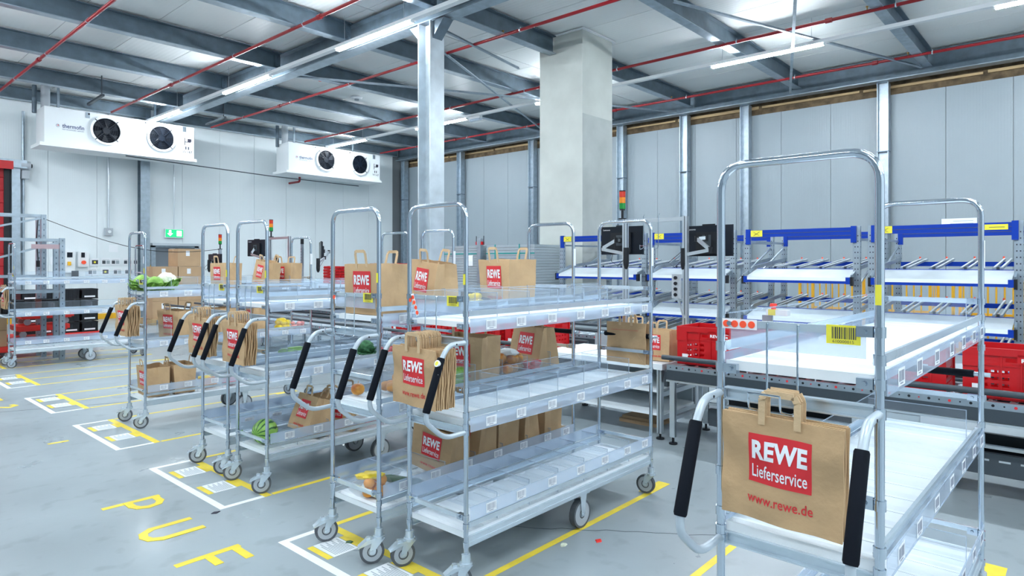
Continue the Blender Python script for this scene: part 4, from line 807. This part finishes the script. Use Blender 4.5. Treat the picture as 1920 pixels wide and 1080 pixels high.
def filler(crt, n, seed):   # folded bag tops seen inside a crate
    rnd = random.Random(seed)
    for i in range(n):
        x = crt.location.x + .12 + .2 * (i % 2) * .8; y = crt.location.y + .16 + .27 * (i // 2)
        bag((x, y, crt.location.z + .012), R(90 + rnd.uniform(-8, 8)), 0 if i % 2 else 3, 'paper bag packed inside the %s' % seed_names[seed] + ', %s' % ('front left', 'back left', 'front right', 'back right')[i], sc=.92, logo=False)
seed_names = {1: 'red crate at the right picture edge', 2: 'first red crate right of the worktop'}
cr = [crate((5.05, 2.04, .665), 0, 'red perforated crate right of the worktop bag'), crate((5.05, 1.38, .665), 0, 'red perforated crate seen through the nearest cart, second on the conveyor'), crate((5.05, .72, .665), 0, 'red perforated crate behind the nearest cart posts, third on the conveyor'), crate((5.05, .03, .665), 0, 'red perforated crate filled with paper bags at the right picture edge')]
filler(cr[3], 2, 1)
for i, y in enumerate((4.25, 4.93, 5.6, 6.27)): crate((5.3, y, .60), 0, 'red perforated crate on the far conveyor behind the middle cart, %s from the right' % ('first', 'second', 'third', 'fourth')[i])
# folded crates, stacked
FC = MB().box(0, .38, 0, .58, 0, .052).box(-.006, .386, -.006, .586, .02, .032).box(-.007, -.006, .22, .34, .036, .044, 1).box(.05, .12, .05, .12, .052, .056, 1).box(.26, .33, .05, .12, .052, .056).box(.05, .12, .46, .53, .052, .056, 0)
for j in range(5): FC.box(-.008, -.006, .03 + .11 * j, .10 + .11 * j, .004, .016)
FCM = FC.mesh('folded_shell', ['red_plastic', 'paper_white'])
def folded(x, y, z0, n, rz, where):
    for i in range(n):
        o = thing('folded_crate', (x + .004 * (i % 2), y - .005 * (i % 3), z0 + i * .058), rz, 'folded red crate, %s in the stack %s' % (('lowest', 'second from the bottom', 'third from the bottom', 'fourth from the bottom', 'fifth from the bottom', 'sixth from the bottom', 'seventh from the bottom')[i] if i < n - 1 else 'topmost', where), 'crate', 'folded red crates %s' % where); inst('shell', FCM, o)
def trolley_box(x, y, z, w_, d_, lab):
    o = thing('pedestal_table', (x, y, 0), 0, lab, 'table'); MB().box(0, d_, 0, w_, z - .04, z).build('tabletop', 'white_board', o)
    for a in (.04, d_ - .04):
        for b_ in (.04, w_ - .04): MB().box(a - .02, a + .02, b_ - .02, b_ + .02, 0, z - .04).build('leg', 'alu', o)
trolley_box(7.06, 10.2, 1.1, 1.3, .6, 'grey packing table under the left stack of folded red crates'); trolley_box(7.06, 8.55, 1.1, 1.45, .6, 'grey packing table under the right stack of folded red crates')
folded(7.15, 10.85, 1.103, 6, 0, 'at far left, high one'); folded(7.15, 10.23, 1.103, 3, 0, 'at far left, low one')
folded(7.15, 9.3, 1.103, 7, 0, 'behind the loaded bags, left'); folded(7.15, 8.68, 1.103, 7, 0, 'behind the loaded bags, right')
# ------------------------------------------------------------ PACKING STATIONS (posts, monitors, signal towers)
def profile_post(x, y, z0, z1, par, nm='post'):
    return MB().box(x - .025, x + .025, y - .025, y + .025, z0, z1).box(x - .0265, x + .0265, y - .004, y + .004, z0, z1, 1).box(x - .004, x + .004, y - .0265, y + .0265, z0, z1, 1).build(nm, ['alu', 'steel_dark'], par)
def signal(x, y, z, lab, s=1.):
    o = thing('signal_tower', (x, y, z), 0, lab, 'signal lamp'); o.scale = (s, s, s)
    MB().cyl((0, 0, 0), (0, 0, .012), .045, 18).cyl((0, 0, .012), (0, 0, .10), .014, 12).cyl((0, 0, .10), (0, 0, .115), .03, 18).build('stem', 'black_plastic', o, True)
    for k, m in enumerate(('lamp_green', 'lamp_amber', 'lamp_red')): MB().cyl((0, 0, .115 + k * .065), (0, 0, .178 + k * .065), .034, 20).build('lamp_segment', m, o, True)
    MB().cyl((0, 0, .31), (0, 0, .32), .035, 20).build('cap', 'black_plastic', o, True)
def monitor(loc, rz, lab, arm_pts, sc=1., name=True, roll=0):
    o = thing('monitor', loc, rz, lab, 'monitor'); o.scale = (sc,) * 3; o.rotation_euler = (roll, 0, rz)
    MB().box(.0, .022, -.27, .27, -.16, .16).build('back_cover', 'screen_black', o); MB().box(.022, .028, -.272, .272, -.162, .162).build('screen_bezel', 'black_plastic', o); MB().box(.0281, .029, -.262, .262, -.15, .152).build('screen', 'screen_black', o)
    MB().box(-.03, 0, -.13, .13, -.14, .09).build('rear_housing', 'black_plastic', o); MB().box(-.036, -.03, -.05, .05, -.06, .06).build('mount_plate', 'steel_dark', o); MB().box(-.002, .02, -.07, .07, .16, .175).build('webcam_bar', 'black_plastic', o)
    if name: mb = MB(); put_text(mb, 'Lenovo', lambda a, b_: (-.0015, .24 - a, b_), 0, .115, .09, .018, 0, .01); mb.build('lettering', 'paper_white', o)
    a = MB(); q = MB()
    for i, (p0, p1) in enumerate(zip(arm_pts[:-1], arm_pts[1:])): a.bar(p0, p1, .028, .034)
    for p in arm_pts[:-1]: q.cyl((p[0], p[1], p[2] - .03), (p[0], p[1], p[2] + .03), .022, 12)
    ar = a.build('monitor_arm', 'alu', o); q.build('joint', 'black_plastic', ar, True)
    p = arm_pts[-1]; MB().cyl((p[0], p[1], p[2] - .09), (p[0], p[1], p[2] + .07), .032, 14, 0, .03).ball((p[0], p[1], p[2] - .09), (.032, .032, .08), 12, 8).build('arm_clamp', 'black_plastic', ar, True)
    MB().tube([(p[0], p[1] + .01, p[2] - .05), (p[0] - .02, p[1] + .1, p[2] - .13), (p[0] - .01, p[1] + .18, p[2] - .08), (arm_pts[1][0], arm_pts[1][1], arm_pts[1][2])], .003, 5).build('cable', 'black_plastic', ar, True)
    return o
o = thing('packing_station', (6.2, 3.86, 0), 0, 'aluminium packing station frame with two posts and a top bar behind the worktop', 'workstation')
profile_post(0, 0, 0, 2.0, o); profile_post(0, -.72, 0, 2.0, o); MB().box(-.02, .02, -.7, -.02, 1.955, 1.995).build('top_bar', 'alu', o)
MB().box(-.0, .5, -1.3, .4, .60, .64).build('worktop', 'grey_sheet', o); MB().box(-.01, .0, -1.3, .4, .5, .72).build('front_panel', 'wheel_grey', o)
mb = MB()
for yy in (-.24, -.42): mb.tube(fillet([(0, yy, 2.04), (-.02, yy, 2.03), (-.025, yy, 1.68), (-.1, yy, 1.66), (-.1, yy, 1.71)], .01, 3), .004, 6)
mb.cyl((-.1, -.42, 1.70), (-.1, -.24, 1.70), .004, 6); mb.build('wire_hook', 'chrome', o)
b_ = MB().box(-.07, -.028, -.69, -.57 - .03, 1.15, 1.40).build('button_box', 'wheel_grey', o); mb = MB()
for k in range(4): mb.cyl((-.07, -.645, 1.19 + k * .058), (-.085, -.645, 1.19 + k * .058), .018, 12)
mb.build('push_button', 'black_plastic', b_)
MB().bar((-.03, -.65, 1.15), (-.03, -.72, .95), .02).build('flex_pipe', 'alu', o)
signal(6.2, 3.9, 2.0, 'large signal tower with red, amber and green segments beside the concrete column')
monitor((6.42, 4.05, 1.775), R(3), 'black monitor left of the aluminium post, seen from behind', [(-.036, 0, -.0), (-.13, .0, .0), (-.2, .15, -.10), (-.255, -.20, -.16)], 1.0)
monitor((6.45, 3.01, 1.75), R(-6), 'black monitor right of the aluminium post, seen from behind', [(-.036, .0, .03), (-.12, .06, .02), (-.16, -.12, -.10), (-.27, .12, -.15)], 1.0)
o = thing('emergency_stop', (5.62, 2.08, 1.1), 0, 'white and yellow box with a red emergency button at the rack upright', 'switch'); MB().box(0, .08, -.16, .02, -.03, .02).build('box', 'white_plastic', o); MB().cyl((.04, -.03, .02), (.04, -.03, .045), .02, 12, 0).cyl((.04, -.03, .045), (.04, -.03, .07), .032, 16, 0, .026).build('button', 'red_bright', o, True); MB().box(-.002, .07, -.06, 0, -.028, .021).build('yellow_plate', 'yellow_sign', o); MB().box(.02, .06, -.02, .06, -1.1, -.031).build('stand', 'galvanised', o)
# second station, far
o = thing('packing_station', (5.9, 11.05, 0), 0, 'aluminium packing station frame with a top bar behind the watermelon cart', 'workstation')
profile_post(0, .15, 0, 1.98, o); profile_post(0, -.55, 0, 1.98, o); MB().box(-.02, .02, -.53, .13, 1.935, 1.975).build('top_bar', 'alu', o); MB().box(0, .55, -1.8, .6, .86, .9).build('worktop', 'grey_sheet', o)
for k in range(2): MB().box(.3 - .02, .3 + .02, -.45 - .02, -.45 + .02, .9, 1.85).build('perforated_post', 'galvanised', o) if k == 0 else MB().cyl((.3, -.45, 1.85), (.3, -.45, 1.97), .03, 12).build('post_head', 'black_plastic', o)
mb = MB(); [mb.box(.276, .28, -.455, -.445, .95 + j * .05, .97 + j * .05) for j in range(17)]; q = mb.build('post_hole', 'steel_dark', o); q['kind'] = 'stuff'
signal(5.9, 11.15, 1.98, 'signal tower rising behind the right hoop post of the watermelon cart')
monitor((6.1, 12.1, 1.80), R(10), 'square-looking black monitor framed by the hoop of the watermelon cart', [(-.036, .0, .0), (-.1, .03, -.12), (-.2, -.45, -.2), (-.2, -.86, -.22)], 1.0)
monitor((6.35, 10.2, 1.72), R(152), 'monitor on a long black arm turned edge-on, above the red folded crates', [(-.036, 0, .0), (-.12, .0, -.01), (-.02, .42, -.12), (.1, .6, -.2)], 1.0, False)
signal(6.2, 13.9, 1.8, 'small signal tower above the small-looking bag near the cardboard boxes'); o = thing('perforated_post', (6.2, 13.9, 0), 0, 'grey perforated post below the small signal tower', 'post'); MB().box(-.025, .025, -.025, .025, 0, 1.8).build('post', 'galvanised', o)
monitor((6.1, 13.95, 1.52), R(0), 'far black monitor behind the small-looking bag', [(-.036, 0, .0), (-.08, .02, 0), (-.1, 0, -.02)], 1.1, False)
# ------------------------------------------------------------ FLOW RACKS (front plane x = 9)
UPM = MB().box(-.03, .03, -.04, .04, 0, 1.98, 0)
for j in range(26):
    UPM.box(-.0315, -.0300, -.022, -.010, .1 + j * .07, .115 + j * .07, 1).box(-.0315, -.0300, .010, .022, .1 + j * .07, .115 + j * .07, 1).box(-.006, .006, -.0415, -.040, .1 + j * .07, .115 + j * .07, 1)
UPR = UPM.mesh('upright', ['galvanised', 'ink_dark'])
def rack(y0, wd, x, lab, tag_side='left', top=True):
    o = thing('flow_rack', (x, y0, 0), 0, lab, 'rack'); D = 1.45
    for xx in (0, D):
        for yy in (0, wd): inst('upright', UPR, o, (xx, yy, 0))
    if top:
        for xx, z in ((-.03, 1.87), (D, 1.87)):
            bm_ = MB().box(xx - .025, xx + .025, .04, wd - .04, z, z + .095, 0).box(xx - .027, xx - .025, .05, wd - .05, z + .044, z + .05, 1).build('top_beam', ['blue_rack', 'steel_dark'], o)
            for yy in (.03, wd - .03):
                MB().box(xx - .032, xx + .0, yy - .03, yy + .03, z - .10, z + .11).build('beam_hook', 'blue_rack', bm_)
        MB().box(-.058, -.055, wd - .23, wd - .07, 1.876, 1.962, 0).bar((-.059, wd - .19, 1.89), (-.059, wd - .11, 1.94), .008, .002, 1).bar((-.059, wd - .11, 1.89), (-.059, wd - .19, 1.94), .008, .002, 1).build('yellow_sign', ['yellow_sign', 'ink_dark'], o)
        if tag_side == 'both': MB().box(-.058, -.055, .09, .3, 1.885, 1.945, 0).box(-.0585, -.058, .12, .26, 1.91, 1.916, 1).build('yellow_sign', ['yellow_sign', 'ink_dark'], o)
        for yy in (0, wd): MB().box(0, D, yy - .01, yy + .01, 1.80, 1.83).bar((0, yy, 1.2), (D, yy, 1.75), .02).build('side_brace', 'galvanised', o)
    for z in (1.30, .76, .30):
        a = math.atan(.16); xf = -.18
        s = MB().add([(xf, .05, z + .03), (xf, wd - .05, z + .03), (xf + .42, wd - .05, z + .135), (xf + .42, .05, z + .135), (xf, .05, z + .02), (xf, wd - .05, z + .02), (xf + .42, wd - .05, z + .125), (xf + .42, .05, z + .125)], [(0, 1, 2, 3)[::-1], (4, 5, 6, 7), (0, 1, 5, 4), (1, 2, 6, 5), (2, 3, 7, 6), (3, 0, 4, 7)]).build('shelf_sheet', 'sheet_metal', o)
        MB().box(xf - .03, xf - .005, .03, wd - .03, z - .045, z - .012, 0).box(xf - .032, xf - .003, .03, wd - .03, z - .012, z + .03, 1).box(xf - .034, xf - .002, .03, .08, z - .05, z + .035, 0).box(xf - .034, xf - .002, wd - .08, wd - .03, z - .05, z + .035, 0).build('front_lip', ['blue_rack', 'white_board'], o)
        MB().box(xf - .03, xf + .03, -.0, .03, z - .07, z + .04).box(xf - .03, xf + .03, wd - .03, wd, z - .07, z + .04).build('end_cap', 'black_plastic', o)
        MB().box(xf + .41, xf + .42, .05, wd - .05, z + .128, z + .14).build('blue_edge', 'blue_rack', o)
        MB().box(D - .05, D - .01, .04, wd - .04, z + .17, z + .23).build('rear_beam', 'blue_rack', o)
        n = max(4, int(wd / .33))
        for yy in (.02, wd - .02): MB().bar((xf + .0, yy, z + .04), (xf + .35, yy, z + .15), .02, .05).bar((xf + .35, yy, z + .15), (D, yy, z + .27), .02, .05).build('side_track', 'galvanised', o)
        for k in range(n):
            yy = .12 + (wd - .2) * (k + .5) / n - .1
            for dy in (0, .07): MB().bar((xf + .42, yy + dy, z + .15), (D + .05, yy + dy, z + .262), .028, .022, 0).bar((xf + .44, yy + dy, z + .164), (D + .04, yy + dy, z + .275), .016, .006, 1).build('roller_track', ['galvanised', 'white_plastic'], o)
            MB().cyl((D + .05, yy + .08, z + .27), (D + .05, yy + .08, z + .30), .011, 8).build('track_stop', 'orange_dot', o)
            MB().bar((xf + .42, yy + .03, z + .17), (xf + .44, yy + .03, z + .09), .03, .01).build('clip', 'steel_dark', o)
rack(.61, 1.44, 9.0, 'tall blue flow rack at the right behind the nearest cart, with two yellow signs', 'both'); rack(2.22, 1.40, 9.0, 'tall blue flow rack directly left of the nearest cart hoop, with one yellow sign')
rack(3.82, 1.30, 9.0, 'blue flow rack behind the two black monitors'); rack(5.25, 1.62, 9.0, 'leftmost blue flow rack in front of the concrete column'); rack(-.95, 1.40, 9.0, 'flow rack cut off by the right picture edge')
# yellow roll cages behind the racks
for i, (y, l) in enumerate(((-.4, 'rightmost'), (.75, 'second from the right'), (1.9, 'third from the right'), (3.0, 'leftmost'))):
    o = thing('yellow_cage', (11.9, y, 0), 0, 'yellow wire roll cage behind the flow racks, %s' % l, 'roll cage')
    for xx in (0, .7):
        for yy in (0, .85): MB().box(xx - .02, xx + .02, yy - .02, yy + .02, .12, 1.25).build('cage_post', 'yellow_metal', o)
    for xx in (0, .7):
        for z in (.2, .7, 1.2): MB().box(xx - .012, xx + .012, .02, .83, z - .018, z + .018).build('cage_rail', 'yellow_metal', o)
    for k in range(7): MB().cyl((0, .12 + k * .1, .2), (0, .12 + k * .1, 1.2), .012, 6).build('cage_wire', 'yellow_metal', o)
    for k in range(4): MB().cyl((.1 + .17 * k, .0, .2), (.1 + .17 * k, .0, 1.2), .007, 6).build('cage_wire', 'yellow_metal', o)
    MB().box(-.02, .72, -.02, .87, .1, .14).build('base', 'yellow_metal', o)
    for xx in (.06, .64):
        for yy in (.06, .8): MB().cyl((xx, yy - .015, .05), (xx, yy + .015, .05), .05, 14).build('wheel', 'grey_rubber', o)
# stacked grey panels with teal straps
for k, (y0, y1) in enumerate(((8.95, 10.15), (7.5, 8.72))):
    o = thing('panel_pallet', (9.0, y0, 0), 0, ('left', 'right')[k] + ' pallet of grey slatted panels bound with teal straps', 'pallet'); w_ = y1 - y0
    MB().box(0, .8, 0, w_, .0, .13).build('pallet', 'wood_pallet', o)
    sm = MB().box(0, .78, .01, w_ - .01, 0, .046).mesh('panel', 'grey_sheet')
    for j in range(34): inst('panel', sm, o, (.004 * (j % 2), 0, .135 + j * .0505))
    for yy in (w_ * .3, w_ * .8): MB().box(-.004, .0, yy - .012, yy + .012, .13, 1.86).build('strap', 'teal_strap', o)
    MB().box(-.006, -.001, 0, w_, 1.68, 1.70).build('strap', 'teal_strap', o)
    if k == 0: MB().box(-.010, -.006, .12, .34, 1.45, 1.66).build('paper_note', 'paper_white', o)
o = thing('perforated_post', (8.95, 8.83, 0), 0, 'perforated grey post with a small red block between the panel pallets', 'post'); MB().box(-.04, .04, -.05, .05, 0, 1.98).build('post', 'galvanised', o); MB().box(-.03, .03, -.09, .09, 1.86, 1.92).build('red_block', 'red_plastic', o); MB().bar((0, -.1, 1.86), (0, -.1, 2.03), .012).bar((0, .1, 1.86), (0, .1, 2.03), .012).build('fork', 'steel_dark', o)
# ------------------------------------------------------------ FAR LEFT: racks, crates, dollies, boxes
def frame_rack(x0, x1, y0, y1, h, lv, lab):
    o = thing('shelf_frame', (x0, y0, 0), 0, lab, 'rack'); w_, d_ = x1 - x0, y1 - y0
    for xx in (0, w_):
        for yy in (0, d_):
            u_ = MB().box(xx - .035, xx + .035, yy - .03, yy + .03, 0, h, 0)
            for j in range(int(h / .09)): u_.box(xx - .008, xx + .008, yy - .0315, yy - .03, .05 + j * .09, .075 + j * .09, 1)
            u_.build('upright', ['galvanised', 'galvanised_dark'], o)
    for z in lv:
        for yy in (0, d_): MB().box(.03, w_ - .03, yy - .015, yy + .015, z - .02, z + .02).build('beam', 'galvanised', o)
    MB().bar((0, -.01, h - .7), (w_, -.01, h - .05), .012, .03).build('diagonal', 'galvanised', o)
    return o
o = frame_rack(.4, 2.78, 12.6, 12.9, 2.29, (2.27, 1.3), 'tall empty galvanised frame rack at the left edge'); MB().tube([(2.3, -.03, 2.2), (2.28, -.04, 1.9), (2.3, -.04, 1.55)], .008, 6).cyl((2.3, -.04, 1.55), (2.3, -.04, 1.45), .025).build('hanging_cable', 'black_plastic', o, True)
o = frame_rack(.9, 2.9, 12.05, 12.4, 1.90, (1.87, 1.07, .72), 'lower galvanised shelf frame in front of the red dollies'); MB().box(.03, 2.1, 0, .45, .73, .75).build('shelf', 'wheel_grey', o); MB().box(1.60, 1.96, -.02, -.015, 1.73, 1.80).build('tag_rail', 'tag_pink', o)
mb = MB().tube([(2.8, 12.6, 2.22)] + [(2.8 + 3.4 * t_, 12.6 + 1.3 * t_, 2.22 - .42 * t_ - .25 * math.sin(PI * t_)) for t_ in [i / 10 for i in range(1, 11)]], .006, 5); tag(mb.build('hanging_cable', 'black_plastic', None, True), 'thin black cable sagging from the frame rack towards the small signal tower', 'cable')
DOL = MB().box(0, .72, 0, .6, .12, .19).box(.03, .69, .03, .57, .1, .12); DOLM = DOL.mesh('deck', 'red_bright'); DW = MB().cyl((0, -.015, .05), (0, .015, .05), .05, 14).box(-.03, .03, -.025, .025, .06, .1).mesh('wheel', 'wheel_grey')
def dolly(loc, lab, rz=0., long=1.):
    o = thing('red_dolly', loc, rz, lab, 'dolly', 'red crate dollies'); d_ = inst('deck', DOLM, o); d_.scale = (long, 1, 1)
    for a in (.1, .62 * long):
        for b_ in (.1, .5): inst('wheel', DW, o, (a, b_, 0))
for i in range(3): dolly((2.40 + .06 * i, 12.75, .115 + .195 * i), 'red crate dolly, %s of the stack of three at far left' % ('lowest', 'middle', 'topmost')[i], 0, 1.0)
dolly((1.75, 12.75, .0), 'red dolly on the floor at the left edge carrying cardboard boxes'); dolly((3.46, 14.4, 0), 'red dolly under the tall black crate stacks', 0, .92)
dolly((2.72, 14.4, 0), 'red dolly under the middle black crates, mostly hidden', 0, 1.0)
BC = MB()
for (a0, a1, b0, b1) in ((0, .28, 0, .012), (0, .28, .388, .40), (0, .012, 0, .4), (.268, .28, 0, .4)): BC.box(a0, a1, b0, b1, 0, .19)
BC.box(0, .28, 0, .4, 0, .01).box(-.005, .285, -.006, .406, .165, .18).box(-.005, .285, -.006, .406, .0, .012)
for j in range(4): BC.box(.02 + .07 * j, .03 + .07 * j, -.005, 0, .015, .165)
BCM = BC.mesh('shell', 'black_plastic'); BLM = MB().box(.05, .23, -.0085, -.006, .03, .06).mesh('crate_label', 'paper_white')
wh = ('lowest', 'second from the bottom', 'third from the bottom', 'fourth from the bottom', 'topmost')
for c_, (x, y, n, nm) in enumerate(((3.49, 14.45, 4, 'left of the two tall black stacks'), (3.79, 14.45, 4, 'right of the two tall black stacks'), (3.17, 14.5, 4, 'half hidden stack behind the red dollies'), (2.86, 14.5, 4, 'leftmost black stack behind the frame'))):
    for i in range(n):
        o = thing('black_crate', (x, y, .192 + i * .21), 0, 'black plastic crate, %s, %s' % (wh[i] if i < n - 1 else 'topmost', nm), 'crate', 'black plastic crates'); inst('shell', BCM, o)
        if (i + c_) % 2 == 0 or c_ == 1: inst('crate_label', BLM, o)
for i, (x, w_) in enumerate(((1.25, .5), (1.85, .35), (2.35, .38))):
    o = thing('black_crate', (x + .9 - .6, 12.1, .757), 0, 'black crate on the galvanised shelf frame, %s' % ('left', 'middle', 'right')[i], 'crate', 'black crates on the shelf frame'); inst('shell', BCM, o)
def carton(x, y, z, dx, dy, dz, lab, rz=0., lbl=True, grp=None):
    o = thing('cardboard_box', (x, y, z), rz, lab, 'box', grp); MB().box(0, dx, 0, dy, 0, dz).build('carton', 'cardboard', o); MB().box(-.001, dx + .001, dy / 2 - .025, dy / 2 + .025, dz * .75, dz + .001).build('tape', 'kraft_handle', o)
    MB().box(0, dx, dy / 2 - .002, dy / 2 + .002, dz + .001, dz + .002).build('lid_seam', 'steel_dark', o)
    if lbl: MB().box(dx * .35, dx * .35 + .09, -.002, 0, dz - .18, dz - .05).build('label', 'paper_white', o)
for i in range(3): carton(1.85, 12.82, .195 + i * .255, .5, .4, .25, 'brown cardboard box at the left picture edge, %s' % ('lowest', 'middle', 'topmost')[i])
o = thing('wood_pallet', (5.9, 16.9, 0), 0, 'wooden pallet under the far cardboard boxes', 'pallet')
for k in range(5): MB().box(0, 1.3, .02 + k * .17, .12 + k * .17, .12, .145).build('plank', 'wood_pallet', o)
for xx in (.0, .6, 1.2): MB().box(xx, xx + .1, .0, .82, .0, .12).build('block', 'wood_pallet', o)
for r_, z in enumerate((.146, .57, .995)):
    for j, x in enumerate((5.95, 6.55)): carton(x, 17.0, z, .58, .6, .42, 'brown cardboard box on the far pallet, %s row, %s' % (('bottom', 'middle', 'upper')[r_], ('left', 'right')[j]))
carton(6.53, 17.0, 1.42, .56, .6, .44, 'single brown cardboard box on top of the far pallet')
# clear plastic bin in front of cartons on the cart
